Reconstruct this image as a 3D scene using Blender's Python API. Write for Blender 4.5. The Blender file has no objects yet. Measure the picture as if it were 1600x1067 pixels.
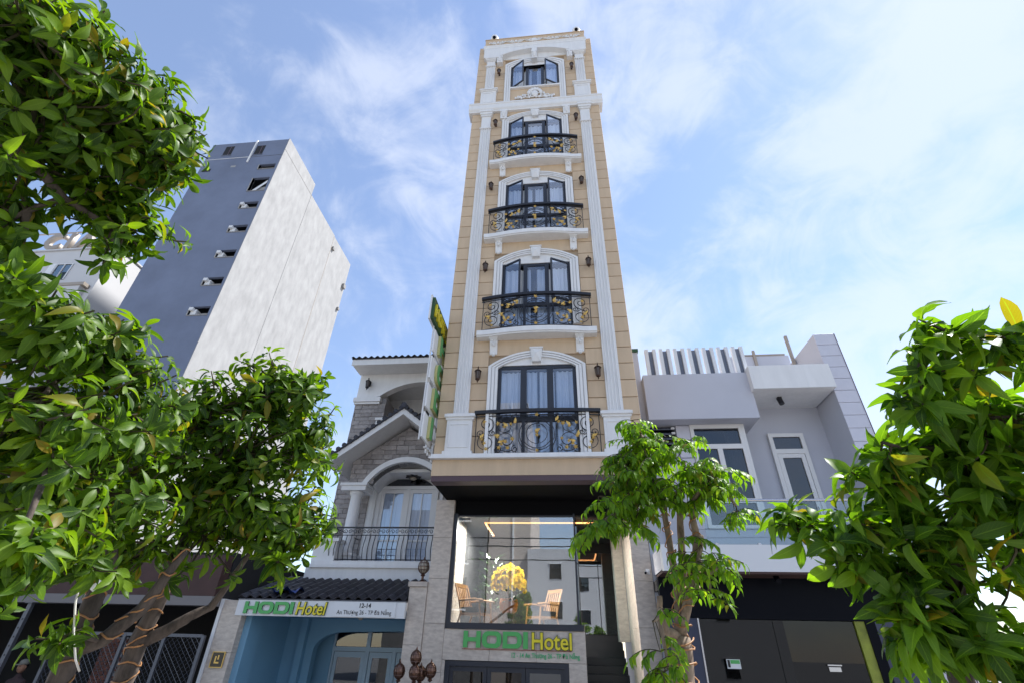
import bpy, bmesh, math, random
import numpy as np
from mathutils import Vector, Matrix
SC = bpy.context.scene
COL = SC.collection
rnd = random.Random(7)
PI = math.pi

# ---------------------------------------------------------------- camera
CAM = Vector((0.5759, -10.3107, 2.2))
FPX = 743.785
YAW, PITCH, ROLL = -0.1151, 0.5728, 0.0266
_fw = Vector((math.sin(YAW) * math.cos(PITCH), math.cos(YAW) * math.cos(PITCH), math.sin(PITCH)))
_r = Vector((math.cos(YAW), -math.sin(YAW), 0))
_u = _r.cross(_fw)
CR = _r * math.cos(ROLL) + _u * math.sin(ROLL)
CU = -_r * math.sin(ROLL) + _u * math.cos(ROLL)
cd = bpy.data.cameras.new('camera')
cam = bpy.data.objects.new('camera', cd)
COL.objects.link(cam)
cam.matrix_world = Matrix(((CR.x, CU.x, -_fw.x, CAM.x), (CR.y, CU.y, -_fw.y, CAM.y), (CR.z, CU.z, -_fw.z, CAM.z), (0, 0, 0, 1)))
cd.sensor_width = 36; cd.lens = FPX / 1600 * 36; cd.clip_start = 0.05; cd.clip_end = 3000
SC.camera = cam

# ---------------------------------------------------------------- world, sun, exposure
SUN = Vector((0.50, 0.26, 0.82)).normalized()
SUN_STRENGTH, SUN_ANGLE = 3.4, 4
SKY_STRENGTH, EXPOSURE = 0.10, 1.24
sun_el = math.asin(SUN.z); sun_rot = math.atan2(SUN.x, SUN.y)
w = bpy.data.worlds.new('World'); SC.world = w; w.use_nodes = True
nt = w.node_tree; nt.nodes.clear()
def N(t, typ, **kw):
    n = t.nodes.new(typ)
    for k, v in kw.items(): setattr(n, k, v)
    return n
wo = N(nt, 'ShaderNodeOutputWorld'); bg = N(nt, 'ShaderNodeBackground'); bg.inputs[1].default_value = SKY_STRENGTH
sky = N(nt, 'ShaderNodeTexSky'); sky.sky_type = 'NISHITA'; sky.sun_disc = False
sky.sun_elevation = sun_el; sky.sun_rotation = sun_rot; sky.air_density = 1.15; sky.dust_density = 0.1; sky.ozone_density = 1.5
tc = N(nt, 'ShaderNodeTexCoord')
mp = N(nt, 'ShaderNodeMapping'); mp.inputs['Scale'].default_value = (1.0, 1.0, 1.25); mp.inputs['Location'].default_value = (3.1, 0.4, 1.2)
mp.inputs['Rotation'].default_value = (0.2, 0.5, 0.4)
nz = N(nt, 'ShaderNodeTexNoise'); nz.inputs['Scale'].default_value = 2.7; nz.inputs['Detail'].default_value = 12; nz.inputs['Roughness'].default_value = 0.54; nz.inputs['Distortion'].default_value = 0.45
nz2 = N(nt, 'ShaderNodeTexNoise'); nz2.inputs['Scale'].default_value = 7.5; nz2.inputs['Detail'].default_value = 9; nz2.inputs['Roughness'].default_value = 0.6; nz2.inputs['Distortion'].default_value = 0.8
sep = N(nt, 'ShaderNodeSeparateXYZ')
ad = N(nt, 'ShaderNodeMath', operation='ADD'); mul = N(nt, 'ShaderNodeMath', operation='MULTIPLY_ADD')
mul.inputs[1].default_value = 0.17; mul.inputs[2].default_value = -0.265
ma2 = N(nt, 'ShaderNodeMath', operation='MULTIPLY_ADD'); ma2.inputs[1].default_value = 0.52
rp = N(nt, 'ShaderNodeValToRGB'); rp.color_ramp.elements[0].position = 0.39; rp.color_ramp.elements[1].position = 0.68
rp.color_ramp.interpolation = 'EASE'; rp.color_ramp.elements[0].color = (0.17, 0.17, 0.17, 1)
mx = N(nt, 'ShaderNodeMix', data_type='RGBA'); mx.inputs[7].default_value = (2.85, 3.15, 3.85, 1)
L = nt.links.new
L(tc.outputs['Generated'], mp.inputs['Vector']); L(mp.outputs[0], nz.inputs['Vector']); L(mp.outputs[0], nz2.inputs['Vector'])
L(tc.outputs['Generated'], sep.inputs[0]); L(sep.outputs[0], mul.inputs[0]); L(nz.outputs[0], ad.inputs[0]); L(nz2.outputs[0], ma2.inputs[0]); L(mul.outputs[0], ma2.inputs[2]); L(ma2.outputs[0], ad.inputs[1])
L(ad.outputs[0], rp.inputs[0]); L(rp.outputs[0], mx.inputs[0])
tint = N(nt, 'ShaderNodeMix', data_type='RGBA', blend_type='MULTIPLY'); tint.inputs[0].default_value = 1; tint.inputs[7].default_value = (0.94, 0.94, 1.0, 1)
L(sky.outputs[0], tint.inputs[6]); L(tint.outputs[2], mx.inputs[6]); cl = N(nt, 'ShaderNodeMix', data_type='RGBA', blend_type='ADD'); cl.inputs[0].default_value = 0.42; cl.inputs[6].default_value = (2.45, 2.6, 2.95, 1)
L(tint.outputs[2], cl.inputs[7]); L(cl.outputs[2], mx.inputs[7]); L(mx.outputs[2], bg.inputs[0]); L(bg.outputs[0], wo.inputs[0])
sd = bpy.data.lights.new('sun', 'SUN'); so = bpy.data.objects.new('sun', sd); COL.objects.link(so)
sd.energy = SUN_STRENGTH; sd.angle = math.radians(SUN_ANGLE); sd.color = (1.0, 0.975, 0.94)
so.rotation_euler = SUN.to_track_quat('Z', 'Y').to_euler(); so.location = (0, 0, 60)
SC.view_settings.view_transform = 'Standard'; SC.view_settings.look = 'None'; SC.view_settings.gamma = 1
SC.view_settings.exposure = EXPOSURE; SC.view_settings.use_curve_mapping = False
SC.render.engine = 'CYCLES'
SC.cycles.max_bounces = 6; SC.cycles.diffuse_bounces = 4; SC.cycles.glossy_bounces = 4; SC.cycles.transparent_max_bounces = 16
SC.cycles.transmission_bounces = 4; SC.cycles.use_denoising = True; SC.cycles.caustics_reflective = False; SC.cycles.caustics_refractive = False

# ---------------------------------------------------------------- measuring: a pixel of the 1600x1067 photo to a point in the place
def ray(u, v): return _norm(_fw * FPX + CR * (u - 800) - CU * (v - 533.5))
def _norm(d): return d.normalized()
def Q(u, v, y):
    d = ray(u, v); return CAM + d * ((y - CAM.y) / d.y)
def D(u, v, t): return CAM + ray(u, v) * t
def pix(p):
    d = Vector(p) - CAM; k = d.dot(_fw)
    return (800 + FPX * d.dot(CR) / k, 533.5 - FPX * d.dot(CU) / k, k)

# ---------------------------------------------------------------- materials
M = {}
def mat(name, col, rough=0.6, metal=0.0, spec=0.5, noise=0.0, nscale=6.0, bump=0.0, bscale=40.0, col2=None, rand=0.0, emit=0.0, stretch=None, detail=6, coat=0.0):
    m = bpy.data.materials.new(name); m.use_nodes = True; t = m.node_tree; b = t.nodes['Principled BSDF']
    b.inputs['Base Color'].default_value = (*col, 1); b.inputs['Roughness'].default_value = rough; b.inputs['Metallic'].default_value = metal
    b.inputs['Specular IOR Level'].default_value = spec; b.inputs['Coat Weight'].default_value = coat
    tcn = N(t, 'ShaderNodeTexCoord'); src = tcn.outputs['Object']
    if stretch:
        mpn = N(t, 'ShaderNodeMapping'); mpn.inputs['Scale'].default_value = stretch; t.links.new(src, mpn.inputs[0]); src = mpn.outputs[0]
    if rand > 0:   # alike pieces differ: each takes its own patch of the grain and its own tone
        oi = N(t, 'ShaderNodeObjectInfo'); av = N(t, 'ShaderNodeVectorMath', operation='MULTIPLY_ADD')
        av.inputs[1].default_value = (1, 1, 1); cmb = N(t, 'ShaderNodeMath', operation='MULTIPLY'); cmb.inputs[1].default_value = 37.0
        t.links.new(oi.outputs['Random'], cmb.inputs[0]); t.links.new(src, av.inputs[0]); t.links.new(cmb.outputs[0], av.inputs[2]); src = av.outputs[0]
    last = None
    if noise > 0:
        nn = N(t, 'ShaderNodeTexNoise'); nn.inputs['Scale'].default_value = nscale; nn.inputs['Detail'].default_value = detail; nn.inputs['Roughness'].default_value = 0.62
        r = N(t, 'ShaderNodeValToRGB'); c2 = col2 or tuple(c * (1 - noise) for c in col)
        r.color_ramp.elements[0].position = 0.3; r.color_ramp.elements[1].position = 0.7
        r.color_ramp.elements[0].color = (*c2, 1); r.color_ramp.elements[1].color = (*col, 1)
        t.links.new(src, nn.inputs['Vector']); t.links.new(nn.outputs[0], r.inputs[0]); last = r.outputs[0]
    if rand > 0:
        hs = N(t, 'ShaderNodeHueSaturation'); ma = N(t, 'ShaderNodeMapRange'); ma.inputs[3].default_value = 1 - rand; ma.inputs[4].default_value = 1 + rand
        t.links.new(oi.outputs['Random'], ma.inputs[0]); t.links.new(ma.outputs[0], hs.inputs['Value'])
        if last: t.links.new(last, hs.inputs['Color'])
        else: hs.inputs['Color'].default_value = (*col, 1)
        last = hs.outputs[0]
    if last: t.links.new(last, b.inputs['Base Color'])
    if bump > 0:
        bn = N(t, 'ShaderNodeTexNoise'); bn.inputs['Scale'].default_value = bscale; bn.inputs['Detail'].default_value = 5
        bp = N(t, 'ShaderNodeBump'); bp.inputs['Strength'].default_value = bump; bp.inputs['Distance'].default_value = 0.02
        t.links.new(src, bn.inputs['Vector']); t.links.new(bn.outputs[0], bp.inputs['Height']); t.links.new(bp.outputs[0], b.inputs['Normal'])
    if emit > 0:
        b.inputs['Emission Color'].default_value = (*col, 1); b.inputs['Emission Strength'].default_value = emit
    M[name] = m; return m
def glassmat(name, tint, refl_min=0.08, refl_max=0.9, power=3.0, rough=0.0, wav=0.0):
    m = bpy.data.materials.new(name); m.use_nodes = True; t = m.node_tree; t.nodes.clear()
    o = N(t, 'ShaderNodeOutputMaterial'); mix = N(t, 'ShaderNodeMixShader'); tr = N(t, 'ShaderNodeBsdfTransparent'); gl = N(t, 'ShaderNodeBsdfGlossy')
    tr.inputs[0].default_value = (*tint, 1); gl.inputs['Roughness'].default_value = rough; gl.inputs[0].default_value = (0.95, 0.97, 1, 1)
    lw = N(t, 'ShaderNodeLayerWeight'); lw.inputs[0].default_value = 0.5
    pw = N(t, 'ShaderNodeMath', operation='POWER'); pw.inputs[1].default_value = power
    mr = N(t, 'ShaderNodeMapRange'); mr.inputs[3].default_value = refl_min; mr.inputs[4].default_value = refl_max
    t.links.new(lw.outputs['Facing'], pw.inputs[0]); t.links.new(pw.outputs[0], mr.inputs[0]); t.links.new(mr.outputs[0], mix.inputs[0])
    t.links.new(tr.outputs[0], mix.inputs[1]); t.links.new(gl.outputs[0], mix.inputs[2]); t.links.new(mix.outputs[0], o.inputs[0])
    if wav > 0:
        tcn = N(t, 'ShaderNodeTexCoord'); bn = N(t, 'ShaderNodeTexNoise'); bn.inputs['Scale'].default_value = 1.6
        bp = N(t, 'ShaderNodeBump'); bp.inputs['Strength'].default_value = wav; bp.inputs['Distance'].default_value = 0.02
        t.links.new(tcn.outputs['Object'], bn.inputs['Vector']); t.links.new(bn.outputs[0], bp.inputs['Height']); t.links.new(bp.outputs[0], gl.inputs['Normal'])
    M[name] = m; return m
def leafmat(name, dark, light, trans, yellow=0.03):
    m = bpy.data.materials.new(name); m.use_nodes = True; t = m.node_tree; b = t.nodes['Principled BSDF']; out = t.nodes['Material Output']
    ge = N(t, 'ShaderNodeNewGeometry'); oi = N(t, 'ShaderNodeObjectInfo')
    a = N(t, 'ShaderNodeMath', operation='ADD'); fr = N(t, 'ShaderNodeMath', operation='FRACT')
    t.links.new(ge.outputs['Random Per Island'], a.inputs[0]); t.links.new(oi.outputs['Random'], a.inputs[1]); t.links.new(a.outputs[0], fr.inputs[0])
    r = N(t, 'ShaderNodeValToRGB'); e = r.color_ramp.elements
    e[0].position = 0; e[0].color = (*dark, 1); e[1].position = 0.62; e[1].color = (*light, 1)
    x = e.new(1 - yellow - 0.06); x.color = (light[0] * 1.5, light[1] * 1.25, light[2] * 1.0, 1)
    y = e.new(1 - yellow); y.color = (0.20, 0.15, 0.02, 1)
    t.links.new(fr.outputs[0], r.inputs[0])
    uv = N(t, 'ShaderNodeUVMap'); sx = N(t, 'ShaderNodeSeparateXYZ'); t.links.new(uv.outputs[0], sx.inputs[0])
    s1 = N(t, 'ShaderNodeMath', operation='SUBTRACT'); s1.inputs[1].default_value = 0.5; ab = N(t, 'ShaderNodeMath', operation='ABSOLUTE')
    t.links.new(sx.outputs[0], s1.inputs[0]); t.links.new(s1.outputs[0], ab.inputs[0])
    mid = N(t, 'ShaderNodeMath', operation='LESS_THAN'); mid.inputs[1].default_value = 0.035; t.links.new(ab.outputs[0], mid.inputs[0])
    # side veins: stripes slanting away from the midrib
    ma = N(t, 'ShaderNodeMath', operation='MULTIPLY_ADD'); ma.inputs[1].default_value = -0.55; t.links.new(ab.outputs[0], ma.inputs[0]); t.links.new(sx.outputs[1], ma.inputs[2])
    m9 = N(t, 'ShaderNodeMath', operation='MULTIPLY'); m9.inputs[1].default_value = 9.0; t.links.new(ma.outputs[0], m9.inputs[0])
    f9 = N(t, 'ShaderNodeMath', operation='FRACT'); t.links.new(m9.outputs[0], f9.inputs[0])
    lt = N(t, 'ShaderNodeMath', operation='LESS_THAN'); lt.inputs[1].default_value = 0.14; t.links.new(f9.outputs[0], lt.inputs[0])
    l2 = N(t, 'ShaderNodeMath', operation='MULTIPLY'); l2.inputs[1].default_value = 0.35; t.links.new(lt.outputs[0], l2.inputs[0])
    mxm = N(t, 'ShaderNodeMath', operation='MAXIMUM'); t.links.new(mid.outputs[0], mxm.inputs[0]); t.links.new(l2.outputs[0], mxm.inputs[1])
    sc = N(t, 'ShaderNodeMath', operation='MULTIPLY'); sc.inputs[1].default_value = 0.55; t.links.new(mxm.outputs[0], sc.inputs[0])
    mc = N(t, 'ShaderNodeMix', data_type='RGBA'); mc.inputs[7].default_value = (light[0] * 1.9, light[1] * 1.6, light[2] * 2.2, 1)
    t.links.new(sc.outputs[0], mc.inputs[0]); t.links.new(r.outputs[0], mc.inputs[6])
    t.links.new(mc.outputs[2], b.inputs['Base Color']); b.inputs['Roughness'].default_value = 0.45; b.inputs['Specular IOR Level'].default_value = 0.3
    tl = N(t, 'ShaderNodeBsdfTranslucent'); tm = N(t, 'ShaderNodeMix', data_type='RGBA', blend_type='MULTIPLY'); tm.inputs[0].default_value = 1.0
    t.links.new(mc.outputs[2], tm.inputs[6]); tm.inputs[7].default_value = (*trans, 1); t.links.new(tm.outputs[2], tl.inputs[0])
    mix = N(t, 'ShaderNodeMixShader'); mix.inputs[0].default_value = 0.48
    t.links.new(b.outputs[0], mix.inputs[1]); t.links.new(tl.outputs[0], mix.inputs[2]); t.links.new(mix.outputs[0], out.inputs[0])
    M[name] = m; return m

mat('beige', (0.63, 0.475, 0.32), 0.75, noise=0.13, nscale=2.0, stretch=(2.2, 2.2, .4), bump=0.05, bscale=120, rand=0.03)
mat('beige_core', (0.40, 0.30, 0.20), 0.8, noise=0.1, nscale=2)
mat('white', (0.80, 0.795, 0.79), 0.6, noise=0.10, nscale=2.2, stretch=(2.5, 2.5, .35), bump=0.03, bscale=90)
mat('plum', (0.085, 0.05, 0.06), 0.5)
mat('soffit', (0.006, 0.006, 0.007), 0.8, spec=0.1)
mat('black_iron', (0.012, 0.012, 0.016), 0.35, spec=0.5)
mat('frame_navy', (0.022, 0.026, 0.038), 0.4)
mat('gold', (0.68, 0.45, 0.13), 0.38, metal=0.55)
mat('bronze', (0.075, 0.042, 0.03), 0.35, metal=0.7)
mat('brass_brown', (0.22, 0.125, 0.09), 0.3, metal=0.85, noise=0.4, nscale=20)
mat('lamp_glass', (0.40, 0.35, 0.28), 0.25)
mat('lantern_glass', (0.10, 0.075, 0.06), 0.2)
mat('curtain', (0.74, 0.73, 0.72), 0.9, noise=0.05)
mat('dark_room', (0.02, 0.02, 0.022), 0.9)  # near-black colour holds the darkness of unlit rooms
mat('stone', (0.66, 0.58, 0.50), 0.35, noise=0.3, nscale=6.5, col2=(0.43, 0.365, 0.315), stretch=(1, 1, 2.6), rand=0.04, detail=10)
mat('green_sign', (0.085, 0.42, 0.11), 0.4)
mat('green_text', (0.06, 0.45, 0.18), 0.5)
mat('yellow_sign', (0.80, 0.66, 0.03), 0.4)
mat('dark_green', (0.02, 0.07, 0.02), 0.5)
mat('sign_edge', (0.50, 0.48, 0.20), 0.5)
mat('pale_green', (0.10, 0.36, 0.12), 0.45)
mat('red_line', (0.3, 0.04, 0.03), 0.5)
mat('black_ink', (0.02, 0.02, 0.02), 0.6)
mat('white_board', (0.74, 0.75, 0.76), 0.35, noise=0.04)
mat('lavender', (0.53, 0.54, 0.60), 0.75, noise=0.07, nscale=0.9, bump=0.03, bscale=80)
mat('lav_tile', (0.60, 0.60, 0.67), 0.5, noise=0.06, rand=0.03)
mat('fin_white', (0.72, 0.73, 0.75), 0.5)
mat('fin_grey', (0.14, 0.16, 0.21), 0.6)
mat('upvc', (0.72, 0.71, 0.70), 0.35)
mat('steel', (0.5, 0.5, 0.52), 0.25, metal=1.0)
mat('black_panel', (0.005, 0.006, 0.010), 0.35, spec=0.06)
mat('tower_blue', (0.18, 0.215, 0.31), 0.8, noise=0.25, nscale=0.25, bump=0.03)
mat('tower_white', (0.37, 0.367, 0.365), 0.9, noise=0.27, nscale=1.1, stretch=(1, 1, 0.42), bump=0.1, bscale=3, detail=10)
mat('far_white', (0.58, 0.58, 0.59), 0.8, noise=0.05, nscale=0.2)
mat('tan_metal', (0.35, 0.30, 0.25), 0.5)
mat('grey_stone', (0.40, 0.365, 0.35), 0.85, noise=0.35, nscale=9, bump=0.5, bscale=22, rand=0.22)
mat('mortar', (0.22, 0.205, 0.20), 0.9)
mat('roof_tile', (0.035, 0.033, 0.042), 0.55, noise=0.35, nscale=8, rand=0.25)
mat('blue_wall', (0.20, 0.40, 0.56), 0.6, noise=0.08, nscale=1)
mat('blue_frame', (0.42, 0.56, 0.66), 0.4)
mat('brick_red', (0.20, 0.075, 0.05), 0.85, noise=0.4, nscale=12, rand=0.25)
mat('galv', (0.13, 0.135, 0.155), 0.5, metal=0.5)
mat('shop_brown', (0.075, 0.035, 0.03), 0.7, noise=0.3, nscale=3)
mat('concrete', (0.30, 0.29, 0.28), 0.85, noise=0.25, nscale=3)
mat('asphalt', (0.05, 0.05, 0.052), 0.9, noise=0.3, nscale=30)
mat('paver', (0.40, 0.38, 0.36), 0.85, noise=0.25, nscale=14)
mat('wood', (0.42, 0.22, 0.09), 0.45, noise=0.35, nscale=5, stretch=(1, 1, 8))
mat('cushion', (0.02, 0.022, 0.018), 0.8)
mat('petal', (0.86, 0.66, 0.015), 0.6, noise=0.2, nscale=30, rand=0.1)
_m = M['petal']; _t = _m.node_tree; _b = _t.nodes['Principled BSDF']; _o = _t.nodes['Material Output']
_tl = N(_t, 'ShaderNodeBsdfTranslucent'); _tl.inputs[0].default_value = (0.95, 0.74, 0.02, 1); _mx = N(_t, 'ShaderNodeMixShader'); _mx.inputs[0].default_value = 0.5
_t.links.new(_b.outputs[0], _mx.inputs[1]); _t.links.new(_tl.outputs[0], _mx.inputs[2]); _t.links.new(_mx.outputs[0], _o.inputs[0])
mat('orange_pot', (0.55, 0.15, 0.02), 0.4)
mat('china', (0.25, 0.2, 0.2), 0.2, noise=0.8, nscale=18)
mat('planter_leaf', (0.03, 0.09, 0.02), 0.5, noise=0.5, nscale=14)
mat('bark', (0.36, 0.27, 0.20), 0.9, noise=0.65, nscale=24, bump=0.6, bscale=30, stretch=(1, 1, 0.35))
mat('bark_dark', (0.12, 0.092, 0.074), 0.9, noise=0.7, nscale=24, bump=0.6, bscale=30, stretch=(1, 1, 0.35))
mat('twig', (0.06, 0.05, 0.025), 0.8)
mat('cord_orange', (0.36, 0.17, 0.06), 0.5)
mat('cord_white', (0.65, 0.63, 0.58), 0.5)
mat('led', (1.0, 0.42, 0.14), emit=1.3)
mat('skin', (0.34, 0.18, 0.115), 0.55)
mat('cap_cloth', (0.20, 0.19, 0.16), 0.9)
mat('shirt', (0.05, 0.03, 0.03), 0.9)
mat('hair', (0.012, 0.01, 0.009), 0.7)
mat('blue_tarp', (0.02, 0.06, 0.26), 0.5)
mat('white_plastic', (0.8, 0.8, 0.8), 0.3)
mat('dark_plaque', (0.02, 0.015, 0.01), 0.25)
mat('opp_beige', (0.55, 0.48, 0.42), 0.8)
mat('leaf_reflection', (0.30, 0.34, 0.04), 0.6, noise=0.5, nscale=4)  # mottled yellow-green of reflected leaves put into the colour, no growth
mat('dark_blue', (0.02, 0.03, 0.07), 0.3)
mat('ac_white', (0.7, 0.71, 0.72), 0.5)
mat('step_black', (0.02, 0.02, 0.022), 0.35)
glassmat('pane', (0.88, 0.93, 1.0), 0.11, 0.9)
glassmat('pane_dark', (0.34, 0.35, 0.37), 0.08, 0.9)
glassmat('garage_glass', (0.06, 0.06, 0.065), 0.035, 0.8)
glassmat('shop_glass', (0.88, 0.91, 0.91), 0.22, 0.95, wav=0.03)
glassmat('door_glass', (0.35, 0.37, 0.38), 0.09, 0.9, wav=0.03)
glassmat('balustrade_glass', (0.87, 0.93, 0.94), 0.05, 0.6)
glassmat('side_glass', (0.42, 0.55, 0.58), 0.16, 0.85)
leafmat('leaf_left', (0.018, 0.052, 0.005), (0.084, 0.168, 0.012), (2.3, 2.2, 0.5), 0.012)
leafmat('leaf_mid', (0.055, 0.135, 0.010), (0.135, 0.260, 0.018), (2.2, 2.2, 0.6), 0.0)
leafmat('leaf_right', (0.022, 0.062, 0.006), (0.100, 0.205, 0.018), (2.3, 2.3, 0.5), 0.012)

# ---------------------------------------------------------------- mesh building
class MB:
    def __init__(s): s.v = []; s.f = []
    def add(s, vs, fs):
        k = len(s.v); s.v += [tuple(p) for p in vs]; s.f += [tuple(i + k for i in f) for f in fs]; return s
    def box(s, x0, x1, y0, y1, z0, z1):
        x0, x1 = sorted((x0, x1)); y0, y1 = sorted((y0, y1)); z0, z1 = sorted((z0, z1))
        return s.add([(x0, y0, z0), (x1, y0, z0), (x1, y1, z0), (x0, y1, z0), (x0, y0, z1), (x1, y0, z1), (x1, y1, z1), (x0, y1, z1)],
                     [(0, 3, 2, 1), (4, 5, 6, 7), (0, 1, 5, 4), (1, 2, 6, 5), (2, 3, 7, 6), (3, 0, 4, 7)])
    def bbox(s, x0, x1, y0, y1, z0, z1, b=0.01):
        # a box with bevelled front (low-y) edges
        return s.add([(x0, y1, z0), (x1, y1, z0), (x1, y1, z1), (x0, y1, z1), (x0, y0 + b, z0), (x1, y0 + b, z0), (x1, y0 + b, z1), (x0, y0 + b, z1),
                      (x0 + b, y0, z0 + b), (x1 - b, y0, z0 + b), (x1 - b, y0, z1 - b), (x0 + b, y0, z1 - b)],
                     [(0, 3, 2, 1), (0, 1, 5, 4), (1, 2, 6, 5), (2, 3, 7, 6), (3, 0, 4, 7), (4, 5, 9, 8), (5, 6, 10, 9), (6, 7, 11, 10), (7, 4, 8, 11), (8, 9, 10, 11)])
    def prism(s, poly, ax, a, b):
        n = len(poly)
        def P(p, h): return (p[0], h, p[1]) if ax == 'y' else (h, p[0], p[1]) if ax == 'x' else (p[0], p[1], h)
        vs = [P(p, a) for p in poly] + [P(p, b) for p in poly]
        fs = [tuple(range(n)), tuple(range(2 * n - 1, n - 1, -1))] + [(i, i + n, (i + 1) % n + n, (i + 1) % n) for i in range(n)]
        return s.add(vs, fs)
    def strip(s, out, inn, a, b):
        # ring between two polylines (x,z) of equal length, extruded along y
        n = len(out); vs = [(p[0], a, p[1]) for p in out] + [(p[0], a, p[1]) for p in inn] + [(p[0], b, p[1]) for p in out] + [(p[0], b, p[1]) for p in inn]
        fs = []
        for i in range(n - 1):
            o0, o1, i0, i1 = i, i + 1, n + i, n + i + 1
            fs += [(o0, o1, i1, i0), (2 * n + o0, 2 * n + i0 , 2 * n + i1, 2 * n + o1), (o0, 2 * n + o0, 2 * n + o1, o1), (i0, i1, 2 * n + i1, 2 * n + i0)]
        fs += [(0, n, 3 * n, 2 * n), (n - 1, 3 * n - 1, 4 * n - 1, 2 * n - 1)]
        return s.add(vs, fs)
    def tube(s, pts, r, n=5, cap=True):
        pts = [Vector(p) for p in pts]; m = len(pts)
        rs = r if isinstance(r, (list, tuple)) else [r] * m
        vs, fs = [], []; prev = None
        for i, p in enumerate(pts):
            t = (pts[min(i + 1, m - 1)] - pts[max(i - 1, 0)])
            if t.length < 1e-9: t = Vector((0, 0, 1))
            t.normalize()
            if prev is None: a = t.orthogonal().normalized()
            else:
                a = prev - t * prev.dot(t)
                a = a.normalized() if a.length > 1e-6 else t.orthogonal().normalized()
            prev = a; b = t.cross(a)
            for k in range(n):
                th = 2 * PI * k / n; vs.append(p + (a * math.cos(th) + b * math.sin(th)) * rs[i])
        for i in range(m - 1):
            for k in range(n): fs.append((i * n + k, i * n + (k + 1) % n, (i + 1) * n + (k + 1) % n, (i + 1) * n + k))
        if cap: fs += [tuple(range(n - 1, -1, -1)), tuple((m - 1) * n + k for k in range(n))]
        return s.add(vs, fs)
    def lathe(s, prof, c=(0, 0, 0), n=12):
        vs, fs = [], []; m = len(prof)
        for r, z in prof:
            for k in range(n):
                th = 2 * PI * k / n; vs.append((c[0] + r * math.cos(th), c[1] + r * math.sin(th), c[2] + z))
        for i in range(m - 1):
            for k in range(n): fs.append((i * n + k, i * n + (k + 1) % n, (i + 1) * n + (k + 1) % n, (i + 1) * n + k))
        fs += [tuple(range(n - 1, -1, -1)), tuple((m - 1) * n + k for k in range(n))]
        return s.add(vs, fs)
    def ball(s, c, rx, ry=None, rz=None, n=8, m=6):
        ry = ry or rx; rz = rz or rx; vs, fs = [(c[0], c[1], c[2] - rz)], []
        for i in range(1, m):
            ph = -PI / 2 + PI * i / m
            for k in range(n):
                th = 2 * PI * k / n; vs.append((c[0] + rx * math.cos(ph) * math.cos(th), c[1] + ry * math.cos(ph) * math.sin(th), c[2] + rz * math.sin(ph)))
        vs.append((c[0], c[1], c[2] + rz)); top = len(vs) - 1
        for k in range(n):
            fs.append((0, 1 + (k + 1) % n, 1 + k)); fs.append((top, 1 + (m - 2) * n + k, 1 + (m - 2) * n + (k + 1) % n))
        for i in range(m - 2):
            for k in range(n): fs.append((1 + i * n + k, 1 + i * n + (k + 1) % n, 1 + (i + 1) * n + (k + 1) % n, 1 + (i + 1) * n + k))
        return s.add(vs, fs)
    def quad(s, a, b, c, d): return s.add([a, b, c, d], [(0, 1, 2, 3)])
    def mesh(s, name, material, smooth=False, fix=True):
        me = bpy.data.meshes.new(name); me.from_pydata(s.v, [], s.f)
        if fix:
            bm = bmesh.new(); bm.from_mesh(me); bmesh.ops.recalc_face_normals(bm, faces=bm.faces); bm.to_mesh(me); bm.free()
        if smooth: me.polygons.foreach_set('use_smooth', [True] * len(me.polygons))
        if material: me.materials.append(M[material] if isinstance(material, str) else material)
        me.update(); return me

def world_loc(o):
    p = Vector((0, 0, 0))
    while o: p = p + Vector(o.location); o = o.parent
    return p
def put(name, me, parent=None, loc=None, rot=None, scale=None, world=False):
    """link a mesh as one object; world=True: its vertices are world coordinates"""
    o = bpy.data.objects.new(name, me); COL.objects.link(o)
    if parent: o.parent = parent
    if world:
        if parent: o.location = -world_loc(parent)
    elif loc is not None: o.location = loc
    if rot is not None: o.rotation_euler = rot
    if scale is not None: o.scale = scale
    return o
def part(name, mb, material, parent, smooth=False, world=True, label=None, fix=True):
    o = put(name, mb.mesh(name, material, smooth, fix), parent, world=world)
    if label: o['label'] = label
    return o
def tag(o, label, cat, group=None, kind=None):
    if label: o['label'] = label
    if cat: o['category'] = cat
    if group: o['group'] = group
    if kind: o['kind'] = kind
    return o
def thing(name, label, cat, loc=(0, 0, 0), group=None):
    o = bpy.data.objects.new(name, None); COL.objects.link(o); o.location = loc; o.empty_display_size = 0.2
    return tag(o, label, cat, group)
def struct(name, mb, material, smooth=False):
    o = put(name, mb.mesh(name, material, smooth)); o['kind'] = 'structure'; return o
def copy_tree(o, parent=None):
    c = o.copy(); COL.objects.link(c)
    if parent: c.parent = parent
    for ch in [x for x in o.children]: copy_tree(ch, c)
    return c
def text_mesh(name, s, size, material, ext=0.01, bold=0.0, shear=0.0, width=1.0, align='LEFT'):
    c = bpy.data.curves.new(name, 'FONT'); c.body = s; c.size = size; c.extrude = ext; c.offset = bold; c.shear = shear; c.resolution_u = 3; c.align_x = align
    o = bpy.data.objects.new(name, c); COL.objects.link(o); bpy.context.view_layer.update()
    me = bpy.data.meshes.new_from_object(o.evaluated_get(bpy.context.evaluated_depsgraph_get()))
    bpy.data.objects.remove(o); bpy.data.curves.remove(c)
    if width != 1.0:
        for v in me.vertices: v.co.x *= width
    me.materials.clear(); me.materials.append(M[material]); me.name = name; return me
FRONT = (PI / 2, 0, 0)          # text facing the street (-y)
RIGHTWARD = (PI / 2, 0, PI / 2)  # text facing +x
def spiral(cx, cz, r0, r1, a0, turns, n=18):
    return [(cx + (r0 + (r1 - r0) * i / n) * math.cos(a0 + turns * 2 * PI * i / n), cz + (r0 + (r1 - r0) * i / n) * math.sin(a0 + turns * 2 * PI * i / n)) for i in range(n + 1)]
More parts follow.
